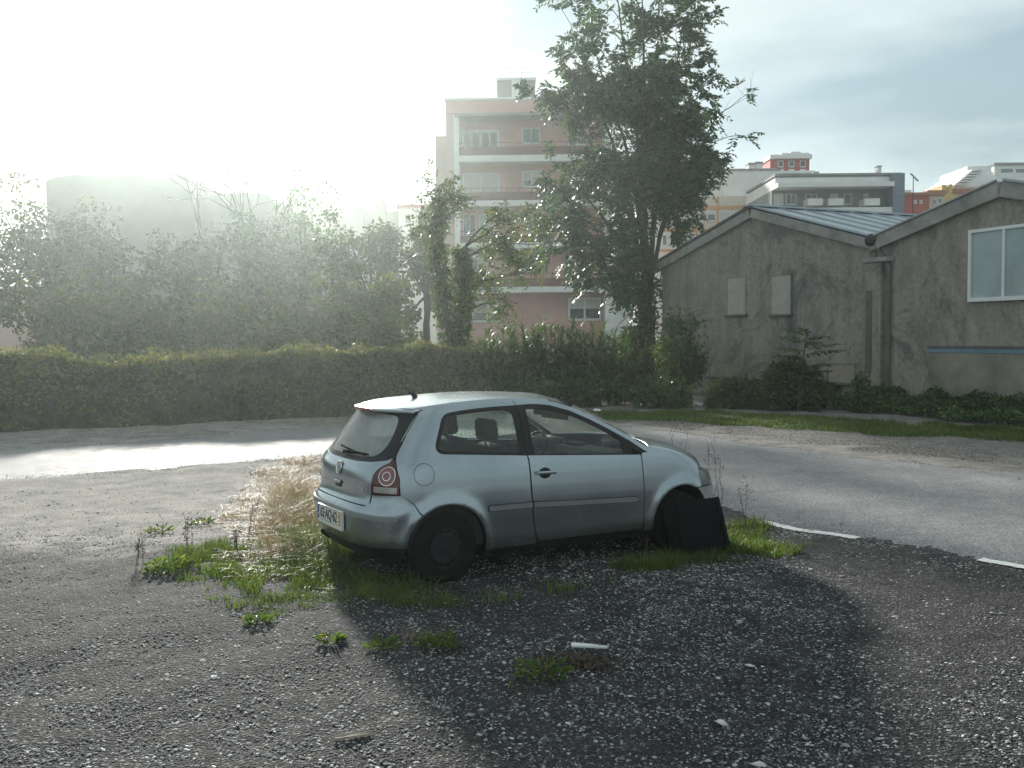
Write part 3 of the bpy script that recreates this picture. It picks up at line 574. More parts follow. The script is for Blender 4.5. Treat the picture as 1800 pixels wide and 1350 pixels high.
def tri_fill(outer, holes, h):
    loops = [dens_poly(outer, h)] + [dens_poly(q, h) for q in holes]; P = [l for l in loops]; E_, k = [], 0
    for l in loops: n = len(l); E_ += [(k + i, k + (i + 1) % n) for i in range(n)]; k += n
    lo, hi = loops[0].min(0), loops[0].max(0); gx_, gz_ = np.meshgrid(np.arange(lo[0], hi[0], h), np.arange(lo[1], hi[1], h)); gx_ = gx_ + (np.arange(gx_.shape[0])[:, None] % 2) * h * .5; q = np.stack([gx_.ravel(), gz_.ravel()], -1)
    ok = inside(q[:, 0], q[:, 1], loops[0])
    for l in loops[1:]: ok &= ~inside(q[:, 0], q[:, 1], l)
    q = q[ok]
    for l in loops:
        if len(q): q = q[seg_dist(q[:, 0], q[:, 1], l) > h * .45]
    allp = np.vstack(P + [q]); vo, _, fo, _, _, _ = delaunay_2d_cdt([Vector(v) for v in allp], E_, [], 0, 1e-6)
    V2 = np.array([(v.x, v.y) for v in vo]); F = np.array([f for f in fo if len(f) == 3], int); c = V2[F].mean(1); ok = inside(c[:, 0], c[:, 1], loops[0])
    for l in loops[1:]: ok &= ~inside(c[:, 0], c[:, 1], l)
    F = F[ok]; a = V2[F]; ar = (a[:, 1, 0] - a[:, 0, 0]) * (a[:, 2, 1] - a[:, 0, 1]) - (a[:, 1, 1] - a[:, 0, 1]) * (a[:, 2, 0] - a[:, 0, 0]); F[ar < 0] = F[ar < 0][:, ::-1]
    return V2, F
def surf_panel(name, pos, nor, V2, F, m, parent, rim=.012, lift=0.0, mirror=False):
    """triangles in (u,v) mapped onto a surface, with a folded-in rim along every edge"""
    used = np.unique(F); remap = -np.ones(len(V2), int); remap[used] = np.arange(len(used)); V2 = V2[used]; F = remap[F]
    P = pos(V2[:, 0], V2[:, 1]); N = nor(V2[:, 0], V2[:, 1]); P = P + N * lift
    ed = {}
    for f in F:
        for a, b in ((f[0], f[1]), (f[1], f[2]), (f[2], f[0])): ed[(a, b)] = ed.get((a, b), 0) + 1
    bd = [(a, b) for (a, b) in ed if (b, a) not in ed]
    n = len(P); faces = [tuple(f) for f in F]; VV = [P]; 
    if rim > 0 and bd:
        bv = sorted({v for e in bd for v in e}); i1 = {v: n + i for i, v in enumerate(bv)}; i2 = {v: n + len(bv) + i for i, v in enumerate(bv)}
        VV += [P[bv], P[bv] - N[bv] * rim]; faces += [(i1[b], i1[a], i2[a], i2[b]) for a, b in bd]
    V = np.concatenate(VV)
    if mirror: V = V * [1, -1, 1]; N = N * [1, -1, 1]; faces = [f[::-1] for f in faces]
    me = mesh_py(name, V, faces); NN = np.zeros((len(V), 3)); NN[:n] = N
    me.polygons.foreach_set('use_smooth', np.ones(len(me.polygons), bool)); me.normals_split_custom_set_from_vertices([tuple(v) for v in NN])
    return link(name, me, m, parent)
def panel(name, outer, m, parent, holes=(), h=.035, rim=.012, lift=0.0, mirror=False):
    V2, F = tri_fill(outer, holes, h); return surf_panel(name, S, S_normal, V2, F, m, parent, rim, lift, mirror)
def side_pts(L): return np.array([(sx(x, z), z) for x, z in L])
def rear_pts(L): return np.array([(sy(y, z), z) for y, z in L])
def arc(c, r, a0, a1, n=24): return [(c + r * math.cos(a), .285 + r * math.sin(a)) for a in np.radians(np.linspace(a0, a1, n))]
def densify(L, h=.06): # straight in x,z rather than in s
    out = []
    for (a, b), (c, d) in zip(L[:-1], L[1:]):
        n = max(1, int(math.hypot(c - a, d - b) / h)); out += [(a + (c - a) * i / n, b + (d - b) * i / n) for i in range(n)]
    return out + [L[-1]]
# --- materials
def paint_mat():
    m, nt, out = nodes_of('silver_paint'); b = principled(nt, (.50, .53, .55), .26, .90, .5); v = coords(nt)
    dust = noise(nt, 2.2, 6, .6, v); fl = noise(nt, 900, 1, .5, v); sep = nt.nodes.new('ShaderNodeSeparateXYZ'); nt.links.new(v, sep.inputs[0])
    c = ramp(nt, dust.outputs['Fac'], [(.3, (.29, .335, .37)), (.7, (.37, .415, .445))])
    mr = nt.nodes.new('ShaderNodeMapRange'); mr.inputs['From Min'].default_value = .62; mr.inputs['From Max'].default_value = .2; nt.links.new(sep.outputs['Z'], mr.inputs['Value'])
    mm = nt.nodes.new('ShaderNodeMath'); mm.operation = 'MULTIPLY'; nt.links.new(mr.outputs['Result'], mm.inputs[0]); nt.links.new(dust.outputs['Fac'], mm.inputs[1])
    nt.links.new(mixc(nt, mm.outputs['Value'], c, (.21, .20, .18)), b.inputs['Base Color'])                      # road dirt thrown up from the wheels
    nt.links.new(ramp(nt, dust.outputs['Fac'], [(.3, (.22,) * 3), (.75, (.29,) * 3)]), b.inputs['Roughness']); b.inputs['Coat Weight'].default_value = .45; b.inputs['Coat Roughness'].default_value = .12
    nt.links.new(b.outputs['BSDF'], out.inputs['Surface']); return m
PAINT = paint_mat(); BLK = mat('black_plastic', (.010, .010, .011), .5, var=.2, scale=8, spec=.25); RUB = mat('tyre_rubber', (.010, .010, .010), .9, var=.3, scale=10, spec=.12); STEEL = mat('black_steel_wheel', (.020, .020, .022), .6, .2, var=.2, spec=.2); FAB = mat('charcoal_seat_fabric', (.03, .032, .034), .95, var=.2, scale=12); DASH = mat('grey_dashboard', (.10, .105, .105), .6, var=.1); CHROME = mat('chrome', (.75, .75, .75), .15, 1.0, var=.05); TRIMG = mat('silver_moulding', (.24, .26, .27), .4, .4, var=.08); DARKUND = mat('underbody', (.006, .006, .006), .95, var=.2, spec=.05)
GL = glass_mat('car_glass', (.76, .86, .82), .02, dust_sheen=.05); GLR = glass_mat('sky_sheen_rear_glass', (.70, .80, .78), .05, 1.45, .60); GLF = glass_mat('windscreen_glass', (.74, .86, .81), .02, dust_sheen=.22)  # strong pale film on the rear glass stands in for reflected sky
CAR = empty('car', (CAR_X, CAR_Y, 0), (0, 0, 0)); CAR.rotation_mode = 'QUATERNION'; CAR.rotation_quaternion = (Matrix.Rotation(CAR_YAW, 4, 'Z') @ Matrix.Rotation(CAR_TILT, 4, 'Y')).to_quaternion()
tag(CAR, 'silver three-door hatchback parked on the weedy gravel, front wheel hidden by a board', 'car')
# --- outlines (x forward from the rear axle, z up)
RAIL = [(-.10, 1.388), (.05, 1.405), (.25, 1.424), (.53, 1.438), (.80, 1.442), (1.0, 1.436), (1.17, 1.413), (1.33, 1.368), (1.5, 1.293), (1.69, 1.200), (1.88, 1.100), (2.06, 1.000)]
HOODE = [(2.06, 1.000), (2.18, .978), (2.315, .950), (2.43, .918), (2.55, .876), (2.66, .822)]
GAP = [(-.118, 1.372), (-.20, 1.27), (-.29, 1.15), (-.368, 1.035), (-.386, 1.0)]
DOORR = [(.757, 1.437), (.757, .985), (.772, .70), (.80, .45), (.840, .30), (.862, .262)]
FRAME_TOP = [(.765, 1.392), (.95, 1.398), (1.10, 1.385), (1.30, 1.333), (1.48, 1.256), (1.68, 1.160), (1.87, 1.060), (2.035, .958)]
L_AR, L_ARR = arc(0, .352, 129, 0, 20), [(.352, .25)]
# rear quarter
QW = rounded([(-.085, 1.085), (-.055, 1.030), (.763, .983), (.763, 1.394), (.45, 1.384), (.20, 1.362), (.035, 1.338)], [.05, .05, .0, .0, .15, .1, .07])
quarter = [(-.392, .728), (-.30, .665), (-.2215, .559)] + arc(0, .352, 129, -6, 22) + [(.36, .235)] + densify([(.36, .235), (.85, .235)])[1:] + [(.848, .27)] + densify(DOORR[::-1][1:])[1:] + RAIL[:5][::-1] + densify(GAP) + [(-.392, .86)]
fuel_c = (-.205, .882); fuel = [(fuel_c[0] + .083 * math.cos(a), fuel_c[1] + .083 * math.sin(a)) for a in np.linspace(0, 6.283, 29)[:-1]]; fuel_h = [(fuel_c[0] + .087 * math.cos(a), fuel_c[1] + .087 * math.sin(a)) for a in np.linspace(0, 6.283, 29)[:-1]]
qh = side_pts(densify([tuple(p) for p in QW] + [tuple(QW[0])])[:-1])
door = rounded([(.772, .985), (.786, .70), (.812, .45), (.850, .30), (.885, .258), (1.99, .258), (2.003, .30), (1.985, .62), (1.966, .915), (1.96, .935)], [0, .1, .1, .06, .05, .04, .03, .2, 0, 0])
frame_o = [(.766, .992)] + FRAME_TOP + [(2.03, .940), (1.97, .941)]
DW = rounded([(.835, .992), (.842, 1.368), (1.07, 1.362), (1.28, 1.308), (1.48, 1.222), (1.66, 1.132), (1.772, 1.070), (1.79, .955)], [.02, .02, .1, .2, .2, .1, .03, .015])
fender = densify([(2.014, .235), (2.012, .30), (1.994, .62), (1.976, .915), (1.985, .95), (2.045, .955)]) + HOODE + [(2.685, .79), (2.70, .70), (2.73, .60)] + arc(2.455, .352, 63, 186, 22)
for mir in (False, True):
    sd_n = mir
    q = panel('quarter_panel', side_pts(quarter), PAINT, CAR, [qh] + ([] if mir else [side_pts(fuel_h)]), mirror=mir)
    if not mir: panel('fuel_cap', side_pts(fuel), PAINT, q, rim=.006)
    panel('window_surround', qh, BLK, CAR, [rounded(side_pts([(-.052, 1.085), (-.03, 1.055), (.70, 1.010), (.70, 1.366), (.45, 1.358), (.20, 1.336), (.052, 1.312)]), [.04, .04, .02, .02, .1, .1, .05])], lift=-.003, mirror=mir)
    panel('quarter_window', side_pts([(-.062, 1.09), (-.04, 1.045), (.71, 1.0), (.71, 1.375), (.45, 1.366), (.20, 1.345), (.045, 1.32)]), GL, CAR, rim=0, lift=-.008, mirror=mir)
    d = panel('door', side_pts(door), PAINT, CAR, mirror=mir)
    panel('window_frame', side_pts(densify(frame_o)), BLK, d, [side_pts(densify([tuple(p) for p in DW] + [tuple(DW[0])])[:-1])], lift=-.002, mirror=mir)
    panel('door_window', side_pts([(.828, .985), (.835, 1.375), (1.07, 1.37), (1.28, 1.316), (1.48, 1.23), (1.66, 1.14), (1.782, 1.078), (1.80, .95)]), GL, d, rim=0, lift=-.010, mirror=mir)
    panel('roof_rail', side_pts(densify([(.764, 1.395)] + [(x, z + .004) for x, z in FRAME_TOP[1:]]) + [(2.05, .962)] + RAIL[4:][::-1] + [(.764, 1.441)]), PAINT, CAR, h=.03, mirror=mir)
    fe = panel('front_wing', side_pts(fender), PAINT, CAR, mirror=mir)
    # moulding strips along quarter, door
    for nm, xa, xb, za, zb, par in (('side_moulding', .365, .786, .555, .596, q), ('side_moulding', .803, 1.925, .528, .590, d)):
        L = [(xa, .573), (xa + .012, .555), (xb, .553), (xb, .596), (xa + .012, .596)] if nm and par is q else [(xa, .553), (xb - .03, .520), (xb, .536), (xb - .03, .561), (xa, .596)]
        o = panel(nm, side_pts(densify(L + [L[0]])[:-1]), TRIMG, par, h=.02, rim=.018, lift=.014, mirror=mir)
        cz = sum(z for _, z in L) / 5; panel('moulding_gap_shade', side_pts(densify([(x + (-.006 if x < (xa + xb) / 2 else .006), z + (.006 if z > cz else -.006)) for x, z in L] + [(L[0][0] - .006, L[0][1] + (.006 if L[0][1] > cz else -.006))])[:-1]), BLK, o, h=.02, rim=.004, lift=.004, mirror=mir)  # black backing panel paints the shade line round the moulding
    sgn = 1 if mir else -1
    # door handle: a recess and a bar
    hx, hz_ = .93, .838; yy = abs(S(np.array([sx(hx, hz_)]), np.array([hz_]))[0, 1])
    panel('handle_recess', side_pts([(hx - .01 + .062 * math.cos(a), hz_ - .005 + .046 * math.sin(a)) for a in np.linspace(0, 6.283, 21)[:-1]]), DARKUND if False else BLK, d, h=.02, rim=0, lift=.0015, mirror=mir)
    box('handle', (hx - .10, sgn * (yy + .032) - .012, hz_ - .014), (hx + .085, sgn * (yy + .032) + .012, hz_ + .016), PAINT, d, .012, 3, True)
    boxes('handle_mount', [((hx - .095, min(sgn * (yy - .01), sgn * (yy + .03)), hz_ - .012), (hx - .07, max(sgn * (yy - .01), sgn * (yy + .03)), hz_ + .014)), ((hx + .05, min(sgn * (yy - .01), sgn * (yy + .03)), hz_ - .012), (hx + .08, max(sgn * (yy - .01), sgn * (yy + .03)), hz_ + .014))], PAINT, d)
    # wing mirror
    mp_ = S(np.array([sx(1.90, 1.0)]), np.array([1.0]))[0]; mw = empty('wing_mirror'); mw.parent = CAR
    if mir:
        box('mirror_shell', (1.80, abs(mp_[1]) + .03, .93), (1.96, abs(mp_[1]) + .20, 1.06), PAINT, mw, .04, 3, True); box('mirror_foot', (1.86, abs(mp_[1]) - .03, .93), (1.95, abs(mp_[1]) + .06, .98), BLK, mw, .01)
    else: box('mirror_foot', (1.885, mp_[1] - .035, .945), (1.955, mp_[1] + .02, .995), BLK, mw, .012, 2, True)   # the right mirror head is broken off
    # sill, wheel housings
    panel('sill', side_pts([(.36, .235), (.36, .17), (2.10, .17), (2.10, .235)]), BLK, CAR, rim=.05, lift=-.012, mirror=mir)
    for c in (0.0, 2.455):
        V_, F_ = [], []; A_ = np.radians(np.linspace(-18, 198, 30))
        for a in A_:
            x, z = c + .358 * math.cos(a), .285 + .358 * math.sin(a)
            for y in (.835, .80, .45): V_.append((x, sgn * (y if y < .8 else abs(S(np.array([sx(min(max(x, -.5), 2.9), max(z, .2))]), np.array([max(z, .2)]))[0, 1]) - (.004 if y > .82 else .03)), z))
        for i in range(29):
            for j in range(2): F_.append((i * 3 + j, i * 3 + j + 1, i * 3 + j + 4, i * 3 + j + 3))
        V_.append((c, sgn * .45, .285)); k = len(V_) - 1; F_ += [(i * 3 + 2, k, i * 3 + 5) for i in range(29)]
        link('wheel_housing', mesh_py('wheel_housing', V_, F_), DARKUND, CAR)
# --- tail
TL_IN = [(-.562, .722), (-.560, .80), (-.565, .86), (-.585, .905), (-.62, .945), (-.655, .972)]         # inner edge of the lamp (y, z)
def lamp_poly(mir_y=1): return np.array([(sy(y, z), z) for y, z in TL_IN] + [(sx(-.392, .998), .998), (sx(-.398, .86), .86), (sx(-.399, .732), .732)])
tl_in_s = [(sy(y, z), z) for y, z in TL_IN]
gate_r = [(s - .007, z) for s, z in [(sy(-.555, .655), .655)] + tl_in_s] + [(sx(-.40, 1.008) - .0, 1.008)] + [(sx(x - .010, z), z) for x, z in densify(GAP[::-1][1:])]
ztop = [(0, 1.374)]
gate = np.array([(sy(-.48, .628), .628), (sy(-.525, .632), .632), (sy(-.548, .642), .642)] + gate_r + [(sx(-.128, 1.372), 1.372)])
gate = np.vstack([gate, [[s * -1, z] for s, z in gate[::-1]]])
def glass_outline(d): # d = inset
    R_ = [(0, .948), (sy(-.25, .95), .950), (sy(-.48, .962), .962), (sy(-.62, .985), .985), (sx(-.375, 1.018), 1.022)] + [(sx(x - .016, z), z) for x, z in densify(GAP[::-1][2:-1])] + [(sx(-.15, 1.345), 1.338), (sy(-.45, 1.343), 1.346), (0, 1.348)]
    R_ = [(max(0, s - d), z + (d if i < 5 else 0) - (d if i > len(R_) - 4 else 0)) for i, (s, z) in enumerate(R_)]
    return np.array(R_ + [(-s, z) for s, z in R_[::-1][1:-1]])
go, gi = glass_outline(0.0), None
tg = panel('tailgate', gate, PAINT, CAR, [go], h=.04)
def frit(): # clear middle of the pane, wider black band at the sides
    R_ = [(0, .985), (sy(-.36, .99), .988), (sy(-.50, 1.02), 1.02), (sy(-.53, 1.10), 1.10), (sy(-.50, 1.22), 1.22), (sy(-.46, 1.30), 1.302), (sy(-.40, 1.325), 1.325), (0, 1.33)]
    return rounded(np.array(R_ + [(-s, z) for s, z in R_[::-1][1:-1]]), [0, .1, .06, .1, .1, .04, .04, 0, .04, .04, .1, .1, .06, .1])
panel('window_border', go, BLK, tg, [frit()], lift=-.004, h=.04); panel('rear_window', frit(), GLR, tg, rim=0, lift=-.006, h=.05)
LENS = mat('red_lamp_lens', (.075, .008, .008), .12, var=.2, scale=9, spec=.6); LENS2 = mat('pink_lamp_ring', (.24, .09, .09), .15, var=.2, spec=.6); CLEAR = mat('clear_lamp_lens', (.42, .40, .37), .15, .3, var=.2, scale=20)
for mir in (False, True):
    lp = rounded(lamp_poly(), [.02, .0, .05, .05, .05, .03, .02, 0, .02]); t = panel('tail_light', lp, LENS, CAR, h=.025, lift=.001, mirror=mir)
    s0, s1, z0, z1 = sy(-.585, .75), sx(-.415, .75), .738, .785
    panel('reversing_lamp', np.array([(s0, z0), (s1, z0), (s1, z1), (s0, z1)]), CLEAR, t, h=.02, lift=.005, rim=.006, mirror=mir)
    sc, zc = sy(-.685, .865), .868
    def ring(r0, r1, n=28): return np.array([(sc + r0 * math.cos(a), zc + r0 * math.sin(a)) for a in np.linspace(0, 6.283, n + 1)[:-1]]), np.array([(sc + r1 * math.cos(a), zc + r1 * math.sin(a)) for a in np.linspace(0, 6.283, n + 1)[:-1]])
    o_, i_ = ring(.072, .067); panel('ring', o_, CHROME, t, [i_], h=.015, lift=.010, rim=.01, mirror=mir); panel('round_lens', i_, LENS2, t, h=.02, lift=.006, rim=0, mirror=mir)
    o_, i_ = ring(.034, .029); panel('ring', o_, CHROME, t, [i_], h=.012, lift=.011, rim=.008, mirror=mir)
# bumper
bump_r = [(sy(-.05, .622), .622), (sy(-.50, .619), .619), (sy(-.563, .648), .648), (sy(-.570, .712), .714), (sx(-.402, .724), .724), (sx(-.385, .722), .722), (sx(-.30, .655), .655), (sx(-.228, .552), .552)] + [(sx(x - .004, z), z) for x, z in arc(0, .352, 131, 172, 10)] + [(sx(-.35, .318), .318), (sy(-.4, .30), .30), (0, .30)]
bump_p = np.array(bump_r + [(-s, z) for s, z in bump_r[::-1][1:]]); bp = panel('rear_bumper', bump_p, PAINT, CAR, h=.035, rim=.02)
val = [(0, .305), (sy(-.4, .305), .305), (sx(-.36, .32), .32), (sx(-.34, .22), .22), (sy(-.4, .19), .19), (0, .19)]
panel('valance', np.array(val + [(-s, z) for s, z in val[::-1][1:-1]]), BLK, bp, h=.05, lift=-.012, rim=.03)
for mir in (False, True):
    st_ = [(sy(-.285, .535), .528), (sx(-.44, .52), .525), (sx(-.41, .54), .545), (sx(-.44, .565), .566), (sy(-.285, .568), .568)]; panel('bumper_strip', rounded(st_, [.005, .01, .015, .01, .005]), TRIMG, bp, h=.02, lift=.012, rim=.016, mirror=mir)
st_ = [(sy(-.28, .55), .545), (sy(.28, .55), .545), (sy(.28, .57), .568), (sy(-.28, .57), .568)]; panel('bumper_strip', np.array(st_)[::-1], TRIMG, bp, h=.03, lift=.010, rim=.014)
# number plate
px_ = -.668; PLM = mat('plate_white', (.72, .72, .69), .4, var=.06); PLB = mat('plate_blue', (.02, .07, .24), .4, var=.05); PLY = mat('plate_yellow', (.70, .46, .06), .4, var=.05); INK = mat('plate_black', (.015, .015, .015), .5, var=.1)
pl = box('number_plate', (px_ - .012, -.267, .388), (px_ + .015, .267, .545), PLM, CAR, .006, 2); box('plate_face', (px_ - .0145, -.26, .425), (px_ - .010, .26, .535), PLM, pl); box('country_band', (px_ - .0165, .220, .425), (px_ - .0142, .26, .535), PLB, pl); box('date_band', (px_ - .0165, -.26, .425), (px_ - .0142, -.218, .535), PLY, pl)
boxes('plate_border', [((px_ - .0158, -.26, .4235), (px_ - .0145, .26, .4265)), ((px_ - .0158, -.26, .5335), (px_ - .0145, .26, .5365))], INK, pl)
def text(name, body, m, parent, origin, ux, uz, h, extr=.001, sxy=1.0, off=.0):
    """flat lettering: ux reading direction, uz up; origin = centre"""
    cu = bpy.data.curves.new(name, 'FONT'); cu.body = body; cu.size = h; cu.align_x = 'CENTER'; cu.align_y = 'CENTER'; cu.extrude = extr; cu.offset = off
    tmp = bpy.data.objects.new(name, cu); col.objects.link(tmp); dg = bpy.context.evaluated_depsgraph_get(); me = bpy.data.meshes.new_from_object(tmp.evaluated_get(dg)); bpy.data.objects.remove(tmp)
    me.materials.clear(); o = link(name, me, m, parent); ux, uz = Vector(ux).normalized(), Vector(uz).normalized(); un = ux.cross(uz)
    o.matrix_local = Matrix.Translation(origin) @ Matrix((ux * sxy, uz, un)).transposed().to_4x4(); return o
text('plate_text', '62\u00b7AQ\u00b762', INK, pl, (px_ - .016, .002, .480), (0, -1, 0), (0, 0, 1), .118, .0008, .80, .0022)
text('plate_country', 'P', PLM, pl, (px_ - .0172, .240, .452), (0, -1, 0), (0, 0, 1), .035, .0004); text('plate_date', '05', INK, pl, (px_ - .0172, -.239, .500), (0, -1, 0), (0, 0, 1), .026, .0004); text('plate_date', '11', INK, pl, (px_ - .0172, -.239, .462), (0, -1, 0), (0, 0, 1), .026, .0004)
# badge: ring with the two letters one over the other
P0 = S(np.array([1e-4]), np.array([.872]))[0]; N0 = S_normal(np.array([1e-4]), np.array([.872]))[0]; up0 = Vector((N0[2] * -1, 0, -N0[0] * -1 * -1)); up0 = Vector((0, 1, 0)).cross(Vector(N0)) * -1
if up0.z < 0: up0 = -up0
bdg = empty('badge'); bdg.parent = tg; bdg.matrix_local = Matrix.Translation(Vector(P0) + Vector(N0) * .004) @ Matrix((Vector((0, -1, 0)), up0, Vector(N0))).transposed().to_4x4()
lathe('badge_ring', [(.052, -.004), (.056, .002), (.053, .007), (.048, .007), (.046, .001)], CHROME, bdg, 'Z', 32); lathe('badge_disc', [(.048, .001), (.0, .0012)], mat('badge_blue_black', (.02, .025, .035), .35, var=.1), bdg, 'Z', 24)
def bar2(p, q, w=.008): p, q = Vector(p), Vector(q); d = (q - p).normalized(); n = Vector((-d.y, d.x)) * w / 2; return [(p + n).to_tuple() , (p - n).to_tuple(), (q - n).to_tuple(), (q + n).to_tuple()]
V_, F_ = [], []
for p, q in (((-.018, .044), (0, .006)), ((.018, .044), (0, .006)), ((-.037, .030), (-.016, -.040)), ((-.016, -.040), (0, -.004)), ((0, -.004), (.016, -.040)), ((.016, -.040), (.037, .030))):
    k = len(V_); b4 = bar2(p, q); V_ += [(a, b, .006) for a, b in b4] + [(a, b, .001) for a, b in b4]; F_ += [(k, k + 1, k + 2, k + 3)] + [(k + i, k + (i + 1) % 4, k + 4 + (i + 1) % 4, k + 4 + i) for i in range(4)]
link('badge_letters', mesh_py('badge_letters', V_, F_), CHROME, bdg)
def on_tail(y, z, lift): s = sy(y, z); return Vector(S(np.array([s]), np.array([z]))[0]) + Vector(S_normal(np.array([s]), np.array([z]))[0]) * lift, Vector(S_normal(np.array([s]), np.array([z]))[0])
for body, y, h_ in (('POLO', .40, .042), ('TDI', -.43, .038)):
    c, n_ = on_tail(y, .742, .003); ux = Vector((n_.y, -n_.x, 0)); ux = ux if ux.y < 0 else -ux; text('model_badge', body, CHROME, tg, c, ux, n_.cross(ux) if n_.cross(ux).z > 0 else -n_.cross(ux), h_, .002, 1.0, .001)
c, n_ = on_tail(0, .742, 0); box('handle_recess', (c.x - .004, -.075, .712), (c.x + .02, .075, .772), BLK, tg, .012, 2); box('release_handle', (c.x - .016, -.068, .742), (c.x - .002, .068, .769), PAINT, tg, .008, 2, True)
# rear wiper, spoiler lip, high brake light
c, n_ = on_tail(.02, .99, .02); c2, _ = on_tail(-.40, 1.005, .018); wv = np.array([c, (c + c2) / 2 + Vector((-.006, 0, .006)), c2]); wp = empty('rear_wiper'); wp.parent = tg; tubes('arm', [(wv, np.array([.016, .011, .008]))], DARKUND, wp, 6); c3, _ = on_tail(.16, 1.03, .016); c4, _ = on_tail(-.36, 1.0, .016); tubes('blade', [(np.array([c3, (c3 + c4) / 2 + Vector((-.012, 0, 0)), c4]), .008)], DARKUND, wp, 5)
# --- roof, windscreen, bonnet: bowed sheets between the two rails
def rail_pt(x, z): return S(np.array([sx(x, z)]), np.array([z]))[0]
def top_sheet(name, stations, m, parent, nlat=21, rim=.012, lift=0.0, inset=0.0, sub=5):
    """stations: (rail x, rail z, bow forward at the middle, crown)"""
    st = catmull(np.array(stations, float), sub); E = np.array([rail_pt(a, b) for a, b, _, _ in st]); n = len(st); t = np.linspace(-1 + inset, 1 - inset, nlat)
    V = np.zeros((n, nlat, 3)); f = 1 - np.abs(t) ** 2.3
    V[..., 0] = E[:, 0:1] + st[:, 2:3] * f; V[..., 1] = -E[:, 1:2] * -t * -1 * -1; V[..., 1] = np.abs(E[:, 1:2]) * t[None]; V[..., 2] = E[:, 2:3] + st[:, 3:4] * (1 - np.abs(t) ** 2.0) + lift
    i = (np.arange(n - 1)[:, None] * nlat + np.arange(nlat - 1)[None]).ravel(); F = np.stack([i, i + nlat, i + nlat + 1, i + 1], -1)
    me = mesh_np(name, V.reshape(-1, 3), F); o = link(name, me, m, parent, True)
    if o.data.polygons[0].normal.z < 0: me.flip_normals()
    if rim:
        so = o.modifiers.new('thickness', 'SOLIDIFY'); so.thickness = rim; so.offset = -1
    return o
roof = top_sheet('roof', [(-.118, 1.378, -.225, -.005), (-.05, 1.393, -.15, .012), (.10, 1.411, -.06, .026), (.35, 1.430, 0, .036), (.65, 1.442, .03, .040), (.95, 1.438, .09, .040), (1.12, 1.425, .14, .042)], PAINT, CAR)
top_sheet('windscreen', [(1.125, 1.422, .145, .042), (1.33, 1.366, .17, .042), (1.5, 1.291, .19, .046), (1.69, 1.198, .22, .05), (1.88, 1.098, .25, .05), (2.04, 1.008, .28, .04)], GLF, CAR, rim=0, inset=.05)
top_sheet('bonnet', [(2.075, .995, .26, .035), (2.2, .972, .28, .045), (2.315, .948, .30, .05), (2.43, .916, .33, .05), (2.55, .874, .36, .045), (2.66, .820, .40, .03), (2.70, .76, .42, .0)], PAINT, CAR)
def spoiler():
    y = np.linspace(-.56, .56, 25); E0 = np.array(rail_pt(-.118, 1.378)); f = 1 - np.abs(y / abs(E0[1])).clip(0, 1) ** 2.3; xb = E0[0] - .225 * f; rows = []
    for dx, z in ((.10, 1.372), (.0, 1.376), (-.055, 1.362), (-.062, 1.350), (-.05, 1.340), (.03, 1.343)): rows.append(np.stack([xb + dx, y, np.full(25, z) + .006 * f - .004], -1))
    V = np.stack(rows, 0); k = len(rows); i = (np.arange(k - 1)[:, None] * 25 + np.arange(24)[None]).ravel(); o = obj_np('spoiler', V.reshape(-1, 3), np.stack([i, i + 1, i + 26, i + 25], -1), PAINT, tg, True); return xb
xb_ = spoiler(); y = np.linspace(-.16, .16, 9); xm = np.interp(y, np.linspace(-.56, .56, 25), xb_) - .064; V = np.concatenate([np.stack([xm, y, np.full(9, z)], -1) for z in (1.348, 1.364)]); i = np.arange(8); obj_np('brake_light', V, np.stack([i, i + 1, i + 10, i + 9], -1), mat('brake_light_red', (.5, .03, .03), .3, var=.1), tg)
an = tubes('aerial', [(np.array([[.10, 0, 1.440], [.07, 0, 1.475], [.03, 0, 1.49]]), np.array([.028, .018, .006]))], BLK, CAR, 8)
# --- nose
for mir in (False, True):
    hl_ = [(sx(2.705, .70), .70), (sx(2.695, .775), .775), (sfy(-.62, .70), .74), (sfy(-.42, .62), .70), (sfy(-.44, .58), .585), (sx(2.745, .60), .60)]; hp = panel('headlight', np.array(hl_), glass_mat('headlight_glass', (.6, .65, .66), .05, dust_sheen=.25) if not mir else bpy.data.materials['headlight_glass'], CAR, h=.04, lift=-.002, mirror=mir); panel('reflector', np.array(hl_), TRIMG, hp, h=.05, lift=-.05, rim=0, mirror=mir)
nb = [(SL, .60), (sfy(-.43, .58), .578), (sx(2.745, .59), .59)] + [(sx(x, z), z) for x, z in arc(2.455, .360, 58, 6, 10)] + [(sx(2.82, .26), .25), (sfy(-.4, .2), .2), (SL, .2)]
panel('front_bumper', np.array(nb)[::-1], PAINT, CAR, h=.05); panel('front_bumper', np.array(nb)[::-1], PAINT, CAR, h=.05, mirror=True)
gr = [(SL - .001, .74), (sfy(-.41, .62), .71), (sfy(-.43, .58), .585), (SL - .001, .61)]; panel('grille', np.array(gr), BLK, CAR, h=.05); panel('grille', np.array(gr), BLK, CAR, h=.05, mirror=True)
box('underbody', (-.50, -.70, .17), (3.0, .70, .26), DARKUND, CAR, .03); box('engine_bay', (2.12, -.45, .26), (2.95, .45, .70), DARKUND, CAR, .05); box('bulkhead', (2.02, -.72, .24), (2.10, .72, .90), DARKUND, CAR)
